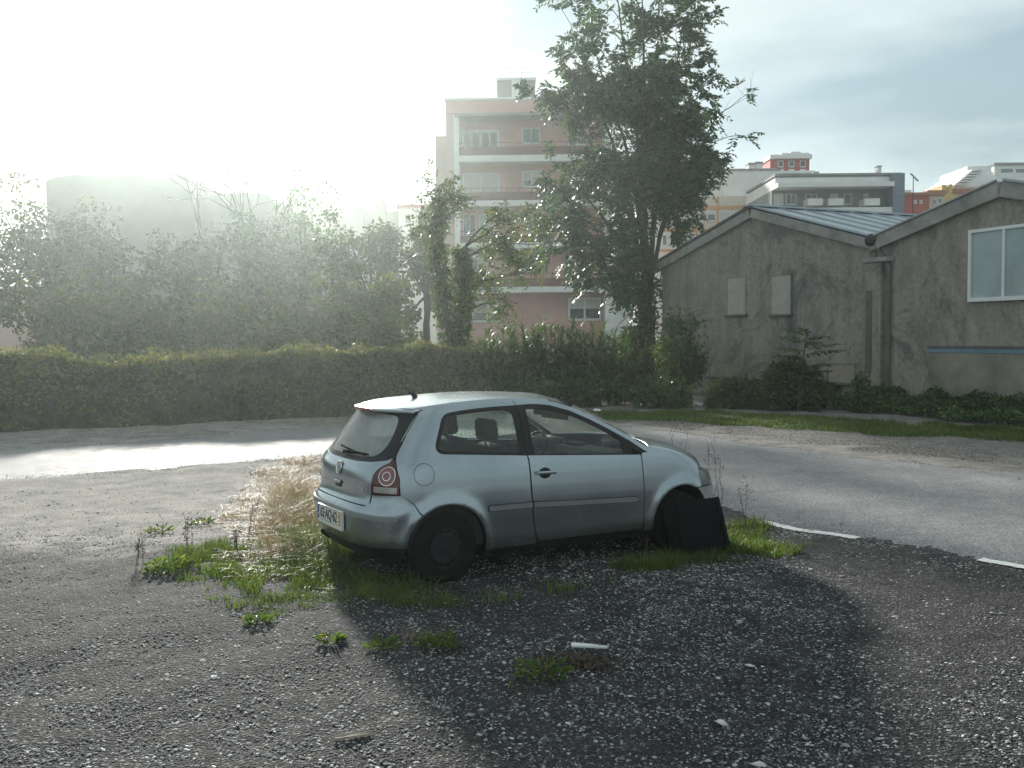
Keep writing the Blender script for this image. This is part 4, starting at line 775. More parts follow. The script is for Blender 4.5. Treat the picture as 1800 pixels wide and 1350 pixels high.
# --- wheels
def wheel(x, y, flat=0.0):
    sg = 1 if y > 0 else -1; w = empty('wheel', (x, y, .278 - flat)); w.parent = CAR
    pr = [(.165, -.08), (.19, -.085), (.235, -.088), (.268, -.082), (.286, -.062), (.290, -.03), (.290, .03), (.286, .062), (.268, .082), (.235, .088), (.19, .085), (.165, .08)]; ty = lathe('tyre', pr, RUB, w, 'Y', 56)
    co = np.array([v.co for v in ty.data.vertices]); co[:, 2] = np.maximum(co[:, 2], -.262); ty.data.vertices.foreach_set('co', co.astype(np.float32).ravel())
    gro = [];
    for k in range(44):
        a = k / 44 * 6.283; r = .2905; gro.append((np.array([[r * math.cos(a), -.075, r * math.sin(a)], [r * math.cos(a + .04), 0, r * math.sin(a + .04)], [r * math.cos(a), .075, r * math.sin(a)]]), .004))
    o = sg * .06; rim = lathe('rim', [(.178, sg * .085), (.180, sg * .06), (.168, sg * .045), (.160, sg * .02), (.150, sg * .035), (.120, sg * .060), (.085, sg * .058), (.060, sg * .045), (.045, sg * .06), (.030, sg * .066), (0, sg * .067)], STEEL, w, 'Y', 40)
    for k in range(14):
        a = k / 14 * 6.283; b = box('vent_slot', (-.014, -.004, -.009), (.014, .004, .009), DARKUND, rim, .003); b.location = (.134 * math.cos(a), sg * .051, .134 * math.sin(a)); b.rotation_euler = (0, -a + 1.571, 0)
    for k in range(5):
        a = k / 5 * 6.283 + .3; b = lathe('wheel_bolt', [(.011, 0), (.011, sg * .014), (0, sg * .016)], CHROME if False else STEEL, rim, 'Y', 6); b.location = (.058 * math.cos(a), sg * .048, .058 * math.sin(a))
    return w
for x in (0, 2.455):
    for y in (-.715, .715): wheel(x, y)
# --- cabin
def seat(y, x=1.12):
    s = empty('front_seat', (x, y, .30)); s.parent = CAR; box('cushion', (-.22, -.25, 0), (.28, .25, .20), FAB, s, .07, 3, True); b = box('backrest', (-.08, -.24, 0), (.08, .24, .66), FAB, s, .07, 3, True); b.location = (-.25, 0, .12); b.rotation_euler = (0, RAD(-20), 0); h = box('headrest', (-.05, -.14, 0), (.05, .14, .19), FAB, s, .05, 4, True); h.location = (-.50, 0, .78); h.rotation_euler = (0, RAD(-8), 0); tubes('headrest_post', [(np.array([[-.485, k, .70], [-.50, k, .82]]), .008) for k in (-.05, .05)], CHROME, s, 6)
seat(-.36); seat(.36)
bench = empty('rear_bench', (.06, 0, .34)); bench.parent = CAR; box('cushion', (-.05, -.62, 0), (.48, .62, .18), FAB, bench, .06, 3, True); b = box('backrest', (-.07, -.62, 0), (.07, .62, .56), FAB, bench, .06, 3, True); b.location = (-.12, 0, .12); b.rotation_euler = (0, RAD(-18), 0)
for y in (-.38, .38): h = box('headrest', (-.045, -.13, 0), (.045, .13, .15), FAB, bench, .045, 3, True); h.location = (-.30, y, .66)
box('parcel_shelf', (-.46, -.58, .90), (-.16, .58, .925), FAB, CAR, .01); box('floor_pan', (-.42, -.68, .26), (2.05, .68, .30), DARKUND, CAR)
for sg in (-1, 1):
    bx0, bx1 = (sg * .70, sg * .775) if sg > 0 else (-.775, -.70); box('inner_trim', (.80, bx0, .27), (1.98, bx1, .93), FAB, CAR, .02); box('inner_trim', (-.30, bx0 - .02 * sg, .27), (.80, bx1 - .02 * sg, .95), FAB, CAR, .02)
ds = empty('dashboard', (1.75, 0, .55)); ds.parent = CAR; prism('dash_body', [(-.10, 0), (.32, 0), (.34, .36), (.12, .42), (-.05, .40), (-.14, .30)], -.70, .70, DASH, ds); box('instrument_hood', (-.16, .16, .36), (.06, .56, .47), DASH, ds, .04, 3, True); box('air_vent', (-.145, -.12, .28), (-.10, .12, .36), BLK, ds, .01); box('dash_tray', (.0, -.14, .405), (.14, .10, .435), BLK, ds, .01)
swh = empty('steering_wheel', (1.56, .36, .89)); swh.parent = CAR; swh.rotation_euler = (0, RAD(-64), 0); a = np.linspace(0, 6.283, 33); tubes('wheel_rim', [(np.stack([.185 * np.cos(a), .185 * np.sin(a), 0 * a], -1), .016)], BLK, swh, 8); tubes('spoke', [(np.array([[0, 0, -.02], [.18 * math.cos(t), .18 * math.sin(t), 0]]), .018) for t in (1.57, 4.71, 3.14)], BLK, swh, 6); lathe('hub', [(.065, -.03), (.06, .02), (0, .03)], BLK, swh, 'Z', 20); tubes('column', [(np.array([[0, 0, 0], [0, 0, -.3]]), .035)], BLK, swh, 8)
box('rear_view_mirror', (1.40, -.12, 1.255), (1.43, .12, 1.325), BLK, CAR, .012, 2, True); box('mirror_stalk', (1.415, -.015, 1.32), (1.45, .015, 1.40), BLK, CAR)
for y in (-.38, .36): v = box('sun_visor', (-.01, -.20, -.09), (.012, .20, .09), FAB, CAR, .008, 2); v.location = (1.33, y, 1.335); v.rotation_euler = (0, RAD(62 if y > 0 else 20), 0)
top_sheet('headlining', [(-.05, 1.375, -.10, .015), (.35, 1.405, 0, .03), (.65, 1.412, .03, .035), (1.10, 1.395, .12, .038)], FAB, CAR, rim=0, lift=-.012, inset=.02)
# --- black boards leaning on the front wheel
BRD = mat('black_board', (.006, .007, .008), .9, var=.25, scale=3, spec=.08, bmp=.2, bscale=12)
def lean_board(label, x0, w, h, y_top, y_bot, z_top, thick=.028):
    ax, ay = car_world(x0, y_bot); zg = float(g_smooth(ax, ay)); e = empty('leaning_board', (ax, ay, zg - .01), (0, 0, CAR_YAW)); ang = math.atan2(y_top - y_bot, z_top)
    o = box('panel', (0, 0, 0), (w, thick, h), BRD, e, .004, 1); o.rotation_euler = (-ang, 0, 0); tag(e, label, 'board')
    
    for xa in (.02, w - .06): bt = box('batten', (xa, -.014, 0), (xa + .04, .0, h), BRD, e); bt.rotation_euler = (-ang, 0, 0)
    return e, o, bt
e, o, bt = lean_board('black panel leaning over the front wheel of the silver car', 2.34, .56, .52, -.845, -1.01, .46); e.rotation_euler.z += RAD(-2)
lean_board('narrow black board half hidden behind the leaning panel', 2.22, .34, .47, -.838, -.955, .46)
# ------------------------------------------------------------------ plant builders
RS = np.random.RandomState(7)
def rnd_dir(n, up=0.0):
    v = RS.normal(size=(n, 3)); v[:, 2] += up; return unit(v)
def leaf_arrays(P, A, N, L, W, fold=.3):
    A = unit(A); S_ = unit(np.cross(A, N)); N = np.cross(S_, A); n = len(P)
    L = np.broadcast_to(L, (n,))[:, None]; W = np.broadcast_to(W, (n,))[:, None]
    v0 = P; v1 = P + A * L * .45 + S_ * W * .5 + N * W * fold; v2 = P + A * L; v3 = P + A * L * .45 - S_ * W * .5 + N * W * fold
    V = np.stack([v0, v1, v2, v3], 1).reshape(-1, 3); b = (np.arange(n) * 4)[:, None]
    F = np.concatenate([b + [[0, 1, 2]], b + [[0, 2, 3]]], 0); return V, F
def merge(lst):
    VV, FF, off = [], [], 0
    for V, F in lst:
        VV.append(V); FF.append(F + off); off += len(V)
    return np.concatenate(VV), np.concatenate(FF)
def clump_leaves(C, R, per, size, flat=.75, droop=.5):
    """leaves through ellipsoidal clumps centred on C"""
    C = np.asarray(C, float); n = len(C) * per; R = np.broadcast_to(R, (len(C),))
    d = rnd_dir(n) * (RS.rand(n, 1) ** .45) * np.repeat(R, per)[:, None]; d[:, 2] *= flat
    P = np.repeat(C, per, 0) + d
    A = unit(d) + rnd_dir(n) * .8; A[:, 2] -= droop
    N = rnd_dir(n, .9); s = size * RS.uniform(.6, 1.3, n)
    return leaf_arrays(P, A, N, s, s * .6)
def fronds(B, D, L, pairs=6, size=.13, droop=.5):
    """feathered leaves: a midrib with leaflets to both sides"""
    n = len(B); D = unit(D); L = np.broadcast_to(L, (n,)); out = []
    S_ = unit(np.cross(D, np.array([0, 0, 1.0]) + RS.normal(0, .25, (n, 3))))
    for k in range(pairs):
        t = (k + 1) / pairs; P = B + D * (L * t)[:, None]; P[:, 2] -= droop * L * t * t
        ax = D.copy(); ax[:, 2] -= 2 * droop * t; ax = unit(ax)
        for sg in (-1, 1):
            A = S_ * sg * .85 + ax * .55 + RS.normal(0, .18, (n, 3)); A[:, 2] -= .15
            N = np.cross(S_, ax) * -1 + RS.normal(0, .3, (n, 3)); s = size * RS.uniform(.7, 1.2, n) * (1 - .35 * abs(t - .45))
            out.append(leaf_arrays(P, A, N, s, s * .38))
    return merge(out)
def blades(P, lean, H, W, segs=3, curl=1.0):
    """grass blades: lean = horizontal offset of the tip"""
    n = len(P); H = np.broadcast_to(H, (n,)); W = np.broadcast_to(W, (n,))
    side = unit(np.stack([-lean[:, 1], lean[:, 0], np.zeros(n)], -1) + 1e-6); rows = []
    for k in range(segs + 1):
        t = k / segs; c = P.copy(); c[:, :2] += lean * (t ** (1 + curl)); c[:, 2] += H * (t - .35 * t ** 3 * np.clip(np.hypot(*lean.T) / H, 0, 1.2))
        w = (W * (1 - t * .92))[:, None] * .5; rows.append(np.stack([c - side * w, c + side * w], 1))
    V = np.stack(rows, 1).reshape(-1, 3); b = (np.arange(n) * (segs + 1) * 2)[:, None, None]
    k = (np.arange(segs) * 2)[None, :, None]; F = (b + k + np.array([0, 1, 3, 2])[None, None]).reshape(-1, 4); return V, F
def limb(p0, p1, r0, r1, n=8, wob=.12, sag=0.0):
    p0, p1 = np.asarray(p0, float), np.asarray(p1, float); t = np.linspace(0, 1, n)[:, None]; L = np.linalg.norm(p1 - p0)
    P = p0 + (p1 - p0) * t; w = np.cumsum(RS.normal(0, wob * L / n, (n, 3)), 0); w -= t * w[-1]; P = P + w
    P[:, 2] += sag * L * np.sin(np.pi * t[:, 0]); return P, r0 + (r1 - r0) * t[:, 0] ** .8
def twigs(path, n, length, r, t0=.3, up=.4):
    P, R = path; out = []
    for _ in range(n):
        t = RS.uniform(t0, 1.0); i = min(int(t * (len(P) - 1)), len(P) - 2); b = P[i] + (P[i + 1] - P[i]) * RS.rand()
        d = unit(unit(P[i + 1] - P[i]) * .6 + rnd_dir(1, up)[0] * .9); L = length * RS.uniform(.5, 1.2)
        out.append(limb(b, b + d * L, min(r, R[i] * .7), r * .3, 5, .15))
    return out
def plant_tree(name, label, base, trunk_paths, leaf_VF, bark, leafm, group=None, cat='tree', crown='crown', sides=6):
    e = empty(name, tuple(base)); o = np.asarray(base, float)
    tubes('trunk', [(P - o, R) for P, R in trunk_paths], bark, e, sides)
    if leaf_VF is not None:
        V, F = leaf_VF; c = obj_np(crown, V - o, F, leafm, e)
    tag(e, label, cat, group); return e
M = {}
M['bark'] = mat('bark', (.055, .048, .04), .9, var=.35, scale=6, bmp=.5, bscale=30)
M['bark_pale'] = mat('pale_bark', (.16, .14, .12), .9, var=.3, scale=5)
M['leaf_dark'] = leaf_mat('dark_leaves', (0.041, 0.088, 0.046), (0.081, 0.142, 0.057), (0.135, 0.182, 0.068), .36)
M['leaf_tree'] = leaf_mat('tall_tree_leaves', (.020, .055, .036), (.042, .092, .050), (.08, .125, .055), .34)
M['leaf_ivy'] = leaf_mat('ivy_leaves', (0.047, 0.088, 0.041), (0.095, 0.142, 0.057), (0.176, 0.155, 0.088), .40)
M['leaf_hedge'] = leaf_mat('hedge_leaves', (.075, .12, .065), (.17, .17, .09), (.24, .175, .12), .5, patch=(.38, 1.5))
M['leaf_yellow'] = leaf_mat('sunlit_yellow_leaves', (.06, .085, .025), (.11, .13, .035), (.17, .15, .05), .48)
M['leaf_mid'] = leaf_mat('mid_green_leaves', (.035, .06, .025), (.07, .09, .032), (.11, .105, .045), .42)
M['reed'] = leaf_mat('reed_blades', (.045, .105, .042), (.085, .155, .055), (.14, .19, .07), .45)
M['grass'] = leaf_mat('green_grass', (.045, .095, .022), (.09, .15, .03), (.17, .18, .06), .45)
M['dry'] = leaf_mat('dry_grass', (.20, .155, .085), (.32, .255, .15), (.44, .37, .24), .5, tint=(1.15, 1.05, .85))
M['stalk'] = mat('dry_stalk', (.09, .065, .045), .9, var=.3)

# ------------------------------------------------------------------ trees beyond the hedge (left)
def leafy(name, label, px, ptop, Y, width, leafm, seed, nl=16, per=70, size=.24, pbase=None, group='leafy trees beyond the hedge', low=.22, bark='bark', flat=.8):
    global RS; RS = np.random.RandomState(seed)
    top = at(px, ptop, Y); base = np.array([top.x, Y, -.05]); h = top.z; w = width / 2 * Y / CAM_F
    paths = [limb(base, base + [RS.normal(0, .3), RS.normal(0, .3), h * .55], h * .026 + .05, h * .014, 8, .05)]
    P0, C = paths[0][0], []
    for k in range(nl):
        a = RS.uniform(0, 2 * np.pi); zt = h * RS.uniform(low + .1, .97); rr = w * math.sqrt(max(.08, 1 - ((zt / h - .55) / .5) ** 2)) * RS.uniform(.45, 1)
        tip = base + [rr * math.cos(a), rr * .8 * math.sin(a), zt]; i = RS.randint(3, 8)
        lb = limb(P0[i], tip, h * .010, .015, 7, .10, .04); paths.append(lb)
        tw = twigs(lb, 4, w * .45, .012, .45); paths += tw; C += [t[0][-1] for t in tw] + [tip, lb[0][4]]
    C = np.array(C); lv = clump_leaves(C, w * RS.uniform(.13, .27, len(C)), per, size, flat)
    return plant_tree(name, label, base, paths, lv, M[bark], leafm, group)
leafy('leafy_tree', 'loose leafy tree at the left edge, twigs rising above the skyline', 60, 330, 46, 250, M['leaf_mid'], 11)
leafy('leafy_tree', 'broad hazy tree right of the leftmost tree, below the big roof', 200, 400, 50, 260, M['leaf_mid'], 12)
leafy('leafy_tree', 'hazy round tree straight below the sun', 350, 430, 52, 240, M['leaf_mid'], 13)
leafy('leafy_tree', 'tall dense hazy tree left of the church towers', 520, 365, 54, 270, M['leaf_dark'], 14, nl=20)
leafy('leafy_tree', 'hazy tree below the church towers', 650, 395, 50, 210, M['leaf_mid'], 15)
leafy('leafy_tree', 'low yellowish tree close behind the leftmost hedge end', 130, 500, 40, 220, M['leaf_yellow'], 16, per=50)
leafy('leafy_tree', 'low yellow-green tree behind the middle of the hedge', 430, 520, 41, 240, M['leaf_yellow'], 17, per=50)
leafy('leafy_tree', 'low sunlit tree left of the ivy-covered trunks', 620, 500, 40, 230, M['leaf_yellow'], 18, per=55)
leafy('leafy_tree', 'small dark tree behind the hedge, below the broad hazy tree', 270, 525, 40, 200, M['leaf_mid'], 19, per=50)
leafy('leafy_tree', 'pale slim tree in front of the pink building corner', 742, 350, 44, 90, M['leaf_mid'], 20, nl=9, per=45)
def bare_tree(label, px, ptop, Y, seed, spread=.32):
    global RS; RS = np.random.RandomState(seed)
    top = at(px, ptop, Y); base = np.array([top.x, Y, -.05]); h = top.z; paths = []
    def rec(p, d, L, r, lev):
        e = p + d * L; paths.append(limb(p, e, r, r * .6, 5, .08))
        if lev == 0: return
        for _ in range(RS.randint(2, 4)):
            nd = unit(d + rnd_dir(1, .35)[0] * spread * 1.9); rec(e, nd, L * RS.uniform(.6, .8), r * .6, lev - 1)
    rec(base, np.array([0, 0, 1.0]), h * .42, h * .014, 0 + 5)
    paths[0][1][:] *= 1.2
    return plant_tree('bare_tree', label, base, paths, None, M['bark'], None, 'leafless trees under the sun', sides=4)
bare_tree('leafless tree with fine upright branches, tallest of the three under the sun', 432, 262, 57, 31)
bare_tree('leafless spreading tree left of the tallest bare tree', 372, 290, 58, 32, .42)
bare_tree('leafless tree right of the tallest bare tree', 468, 292, 57.5, 35, .40)

# ------------------------------------------------------------------ ivy hedge along the road
RS = np.random.RandomState(50)
HL = catmull([(-30, 12.2), (-20, 16.2), (-10.9, 20.1), (-7.75, 21.5), (-4.15, 23.0), (-2.4, 24.4), (-.6, 25.6)], 20)
hd = np.concatenate([[0], np.cumsum(np.hypot(*np.diff(HL, axis=0).T))]); hl = hd[-1]
ht = unit(np.gradient(HL, axis=0)); hn = np.stack([ht[:, 1], -ht[:, 0]], -1)      # towards the road
def hedge_h(s): return 1.44 + .34 * (vnoise(s * .33, s * 0, 21) - .5) + .28 * (vnoise(s * 1.3, s * 0, 22) - .5)
def hedge_pt(s, q):
    """q 0..1 front foot to crest, 1..1.6 over the back"""
    x = np.interp(s, hd, HL[:, 0]); y = np.interp(s, hd, HL[:, 1]); n_ = np.stack([np.interp(s, hd, hn[:, 0]), np.interp(s, hd, hn[:, 1])], -1)
    H = hedge_h(s); back = np.where(q < 1, .55 * np.clip(q, 0, 1) ** 2.2, .55 + (q - 1) * 1.7)
    z = np.where(q < 1, H * np.sin(np.clip(q, 0, 1) * np.pi / 2) ** .9, H * (1 - ((q - 1) / .7) ** 2 * .8))
    lump = .42 * (vnoise(s * .7, q * 2.2, 23) - .5) + .20 * (vnoise(s * 3, q * 7, 24) - .5)
    return np.stack([x - n_[:, 0] * (back - lump), y - n_[:, 1] * (back - lump), z], -1), n_
hedge = empty('ivy_hedge', (-8, 21, 0)); ho = np.array([-8, 21, 0.])
ns, nq = 260, 22; sg, qg = np.meshgrid(np.linspace(0, hl, ns), np.linspace(0, 1.65, nq), indexing='ij')
HP, _ = hedge_pt(sg.ravel(), qg.ravel()); ii = (np.arange(ns - 1)[:, None] * nq + np.arange(nq - 1)[None]).ravel()
obj_np('stems', HP - ho, np.stack([ii, ii + nq, ii + nq + 1, ii + 1], -1), mat('hedge_stems', (.085, .072, .052), .95, var=.5, scale=7, bmp=.8, bscale=18), hedge, True)
n = 30000; s_ = hl * (1 - RS.rand(n) ** 1.0 * .80); q_ = RS.rand(n) ** .85 * 1.45
P, n_ = hedge_pt(s_, q_); n3 = np.column_stack([n_, np.full(n, .5)])
P += n3 * RS.uniform(-.02, .10, n)[:, None] + RS.normal(0, .02, (n, 3)); A = n3 * .5 + rnd_dir(n) * .9; A[:, 2] -= .25
sz = RS.uniform(.05, .11, n); lv1 = leaf_arrays(P, A, n3 + rnd_dir(n) * .8, sz, sz * .8)
n = 9000; s_ = hl * (1 - RS.rand(n) * .80); P, n_ = hedge_pt(s_, RS.uniform(.8, 1.25, n)); P[:, 2] += .24 * RS.rand(n) ** 2 * (.3 + 1.2 * vnoise(s_ * 2.2, s_ * 0, 29)); A = rnd_dir(n, .7)
lv2 = leaf_arrays(P, A, rnd_dir(n, .4), RS.uniform(.05, .10, n), .06)
V, F = merge([lv1, lv2]); obj_np('foliage', V - ho, F, M['leaf_hedge'], hedge)
tag(hedge, 'long low hedge overgrown with ivy along the far side of the road', 'hedge')

# ------------------------------------------------------------------ ivy-covered trunks
def ivy_trunk(label, px_pts, Y, rad, seed, leafm, tops=()):
    global RS; RS = np.random.RandomState(seed)
    pts = np.array([at(a, b, Y) for a, b in px_pts]); pts[0, 2] = -.05; P = catmull(pts, 6); t = np.linspace(0, 1, len(P)); R = rad * (1 - .65 * t)
    base = P[0].copy(); paths = [(P, R * .45)]
    n = 4200; i = RS.randint(0, len(P), n); f = RS.rand(n) ** .3
    d = rnd_dir(n); d[:, 2] *= .25; rr = (R[i] * 1.05 + .08) * (.6 + .75 * vnoise(i * .35, d[:, 0] * 2, seed)); C = P[i] + d * (rr * f)[:, None] + RS.normal(0, .05, (n, 3))
    A = d * .8 + rnd_dir(n) * .7; A[:, 2] -= .5; sz = RS.uniform(.07, .14, n); lv = [leaf_arrays(C, A, d + rnd_dir(n) * .6, sz, sz * .8)]
    for (a, b, L) in tops:                             # leafy side branches
        tip = np.array(at(a, b, Y + RS.uniform(-1, 1))); k = int(np.argmin(np.abs(P[:, 2] - (tip[2] - L * .3)))); lb = limb(P[k], tip, .035, .01, 7, .1, .06); paths.append(lb)
        tw = twigs(lb, 7, .7, .01, .3); paths += tw
        B = np.array([x[0][-1] for x in tw] + [x[0][2] for x in tw] + [tip]); B = np.repeat(B, 3, 0); lv.append(fronds(B, rnd_dir(len(B), .1), RS.uniform(.35, .6, len(B)), 6, .15, .4))
    return plant_tree('ivy_clad_tree', label, base, paths, merge(lv), M['bark'], leafm, 'ivy-clad trunks behind the car', crown='ivy')
ivy_trunk('ivy-wrapped trunk leaning left in front of the pink building', [(800, 735), (796, 620), (778, 520), (765, 430), (772, 352)], 26.5, .31, 61, M['leaf_ivy'], [(735, 395, 1), (800, 345, .8), (770, 330, .7)])
ivy_trunk('upright ivy-wrapped trunk with light branches reaching right', [(808, 735), (806, 640), (812, 560), (815, 490), (812, 440)], 27.2, .34, 62, M['leaf_ivy'], [(880, 375, 1.2), (930, 370, 1.6), (890, 440, 1), (945, 430, 1.6), (860, 490, 1), (925, 480, 1.4), (880, 530, 1)])
# ------------------------------------------------------------------ tall tree by the garage
RS = np.random.RandomState(77)
TY = 33.5; tb = np.array(at(1132, 720, TY)); tb[2] = -.05; fork = np.array(at(1138, 545, TY)); paths = []; FB, FD = [], []
for k in range(5):
    a = k * 1.256; off = np.array([math.cos(a) * .2, math.sin(a) * .2, 0]); paths.append(limb(tb + off, fork + off * .8 + [0, 0, RS.uniform(-.2, .2)], .17, .14, 6, .04))
stems = [((1040, 70), 1.2), ((1085, -30), 0), ((1128, -55), -1), ((1165, -40), 1), ((1205, 40), .5), ((1235, 120), -.8), ((1010, 60), -1.2), ((985, 160), .4), ((1270, 190), .3), ((1000, 290), -.6), ((985, 395), .8), ((1215, 290), -.4), ((1040, 455), -.5), ((1150, 200), .6), ((1120, 300), -1.2), ((1045, 510), .3)]
for (px, py), dy in stems:
    tip = np.array(at(px, py, TY + dy * 1.3)); z0 = fork[2] + max(0, (tip[2] - fork[2])) * RS.uniform(.0, .12); st = fork + RS.normal(0, .10, 3); st[2] = z0
    mid = st + (tip - st) * .5; mid[:2] = st[:2] + (tip[:2] - st[:2]) * .33
    P = catmull([st, st + (mid - st) * .5, mid, mid + (tip - mid) * .55, tip], 5); P += np.cumsum(RS.normal(0, .02, P.shape), 0); L = np.linalg.norm(tip - st)
    R = np.linspace(.06 + .006 * L, .012, len(P)); paths.append((P, R))
    sub = twigs((P, R), int(6 + L * 1.3), 1.5, .02, .28, .25); paths += sub
    for sb in sub:
        t2 = twigs(sb, 3, .7, .008, .3, .2); paths += t2
        for tw in t2 + [sb]: FB += [tw[0][-1], tw[0][2]]; FD += [tw[0][-1] - tw[0][-2], tw[0][-1] - tw[0][0]]
FB, FD = np.array(FB), unit(np.array(FD))
cov = (vnoise(FB[:, 0] * 1.3 + 3, FB[:, 2] * 1.1, 88) > .36) | (RS.rand(len(FB)) < .16)            # bare gaps where the stems show
FB, FD = FB[cov], FD[cov]; k = 3; FB, FD = np.repeat(FB, k, 0), np.repeat(FD, k, 0); FD = unit(FD + rnd_dir(len(FD)) * .9)
lv = [fronds(FB, FD, RS.uniform(.35, .70, len(FB)), 6, .26, .45)]
# lower stem leafage and the lit ivy at the foot
n = 2600; z = RS.uniform(0, 1, n) ** 1.2; C = tb + np.stack([RS.normal(0, .26, n), RS.normal(0, .26, n), z * 3.6 + .3], -1); d = rnd_dir(n)
sz = RS.uniform(.09, .16, n); lv.append(leaf_arrays(C, d - [0, 0, .5], rnd_dir(n, .3), sz, sz * .75))
plant_tree('tall_tree', 'tall dark many-stemmed tree between the pink building and the garage', tb, paths, merge(lv), M['bark'], M['leaf_tree'])

# ------------------------------------------------------------------ bushes, reeds, sapling
def bush(name, label, px0, px1, ptop, Y, depth, leafm, seed, per=42, size=.13, nC=60, group=None, cat='bush', pbot=None):
    global RS; RS = np.random.RandomState(seed)
    a, b = at(px0, ptop, Y), at(px1, ptop, Y); w = (b.x - a.x) / 2; base = np.array([(a.x + b.x) / 2, Y, -.03]); h = a.z
    C, paths = [], []
    for k in range(nC):
        an = RS.uniform(0, 2 * np.pi); u = RS.rand() ** .5; zt = h * (.12 + .80 * RS.rand() ** .8 * math.sqrt(max(0, 1 - (u * .95) ** 2.2)))
        C.append(base + [w * .92 * u * math.cos(an), depth / 2 * u * math.sin(an), zt])
        if k % 4 == 0: paths.append(limb(base + RS.normal(0, .1, 3) * [1, 1, 0], C[-1], .025, .008, 5, .1))
    lv = clump_leaves(C, RS.uniform(.14, .34, len(C)) * min(1.2, .35 + h * .3), per, size, .8, .35)
    return plant_tree(name, label, base, paths, lv, M['bark'], leafm, group, cat, 'foliage', 5)
bush('leafy_bush', 'dark tall bush against the left corner of the garage', 1150, 1243, 535, 29.0, 1.6, M['leaf_dark'], 81, nC=90)
bush('leafy_bush', 'rounded dark bush at the verge in front of the tall tree', 1112, 1212, 652, 25.0, 1.2, M['leaf_dark'], 82, nC=55)
bush('leafy_bush', 'low bush at the garage wall left of the sapling', 1238, 1345, 652, 24.5, 1.2, M['leaf_ivy'], 83, nC=60)
bush('leafy_bush', 'dense bush at the garage wall under the sapling', 1330, 1462, 628, 23.6, 1.3, M['leaf_ivy'], 84, nC=95)
bush('leafy_bush', 'small dark creeper bush at the drainpipe between the garages', 1496, 1540, 650, 22.6, .6, M['leaf_dark'], 85, nC=30, size=.1)
bush('leafy_bush', 'broad shrub behind the reeds in front of the ivy-clad trunks', 690, 850, 618, 27.6, 1.6, M['leaf_ivy'], 86, nC=80)
bush('leafy_bush', 'yellow-green bush at the foot of the tall tree', 1075, 1160, 560, 28.0, 1.4, M['leaf_mid'], 87, nC=70)
bush('leafy_bush', 'dark scrub between the reeds and the verge', 835, 1120, 640, 26.0, 1.5, M['leaf_dark'], 88, nC=130)
# reeds
RS = np.random.RandomState(90); rb = np.array(at(970, 720, 26.8)); rb[2] = -.03; e = empty('reed_clump', tuple(rb)); st, B = [], []
for k in range(230):
    x = RS.uniform(-2.3, 2.1); y = RS.uniform(-.8, .8); hh = RS.uniform(1.3, 2.45) * (1 - .25 * abs(x / 2.3) ** 2); p0 = np.array([x, y, 0]); p1 = p0 + [RS.normal(.12, .3), RS.normal(0, .2), hh]
    P, R = limb(p0, p1, .008, .003, 6, .04); st.append((P, R)); t = RS.uniform(.25, 1, 38); B.append(np.stack([np.interp(t, np.linspace(0, 1, 6), P[:, i]) for i in range(3)], -1))
B = np.concatenate(B); n = len(B); an = RS.uniform(0, 2 * np.pi, n); le = np.stack([np.cos(an), np.sin(an)], -1) * RS.uniform(.32, .8, n)[:, None]
tubes('stalks', st[:200], M['reed'], e, 4); V, F = blades(B, le, RS.uniform(.10, .42, n), RS.uniform(.03, .06, n), 4, .5); obj_np('blades', V, F, M['reed'], e)
tag(e, 'clump of arching green reeds behind the car roof', 'reeds')
# feathery sapling
RS = np.random.RandomState(95); sb = np.array(at(1402, 715, 23.0)); sb[2] = -.03; tip = np.array(at(1418, 585, 23.0)); paths = [limb(sb, tip, .03, .012, 8, .04)]; B, D = [], []
for t in np.linspace(.38, 1.0, 17):
    b = sb + (tip - sb) * t; a = RS.uniform(0, 6.28); d = np.array([math.cos(a) * 1.2, math.sin(a) * .8, .28]); B.append(b); D.append(d); paths.append((np.array([b, b + unit(d) * .5]), np.array([.006, .003])))
plant_tree('sapling', 'feathery young tree of heaven rising above the bush at the garage wall', sb, paths, fronds(np.array(B), np.array(D), RS.uniform(.5, .95, 17), 11, .21, .12), M['bark'], M['leaf_mid'], None, 'sapling', 'leaves')

# ------------------------------------------------------------------ ground cover, verge grass, weeds round the car
def scatter_poly(poly, n, seed):
    global RS; RS = np.random.RandomState(seed); poly = np.asarray(poly, float); lo, hi = poly.min(0), poly.max(0); P = np.zeros((0, 2))
    while len(P) < n:
        q = RS.uniform(lo, hi, (n * 2, 2)); P = np.vstack([P, q[inside(q[:, 0], q[:, 1], poly)]])
    return P[:n]
def gpt(px, py): # ground point seen at a pixel
    d = np.array(at(px, py, 1.0)) - [0, 0, CAM_H]; t = -CAM_H / d[2]; return (d[0] * t, d[1] * t)
def stuff(name, lst, m, label):
    V, F = merge(lst); o = obj_np(name, V, F, m); tag(o, label, None, kind='stuff'); return o
# ivy along the garage foot
wa, wb = np.array([5.3, 32.5]), np.array([11.6, 19.1]); wd = unit(wb - wa); wn_ = np.array([-wd[1], wd[0]]); wn_ = wn_ if wn_ @ np.array([-1, -.3]) > 0 else -wn_
RS = np.random.RandomState(101); n = 14000; t = RS.uniform(.35, 1.25, n); o_ = RS.rand(n) ** 1.2 * (1.1 + .5 * vnoise(t * 17, t * 0, 31)); C2 = wa + (wb - wa) * t[:, None] + wn_ * (o_ + .08)[:, None]
zz = (.18 + .55 * vnoise(t * 26, o_ * 2, 32)) * (1 - (o_ / 1.9)) * RS.rand(n) ** .4 + .03; C = np.column_stack([C2, zz]); sz = RS.uniform(.06, .12, n)
stuff('ground_ivy', [leaf_arrays(C, rnd_dir(n, .1), rnd_dir(n, 1.0), sz, sz * .85)], M['leaf_dark'], 'dark ivy spreading along the foot of the garage walls')
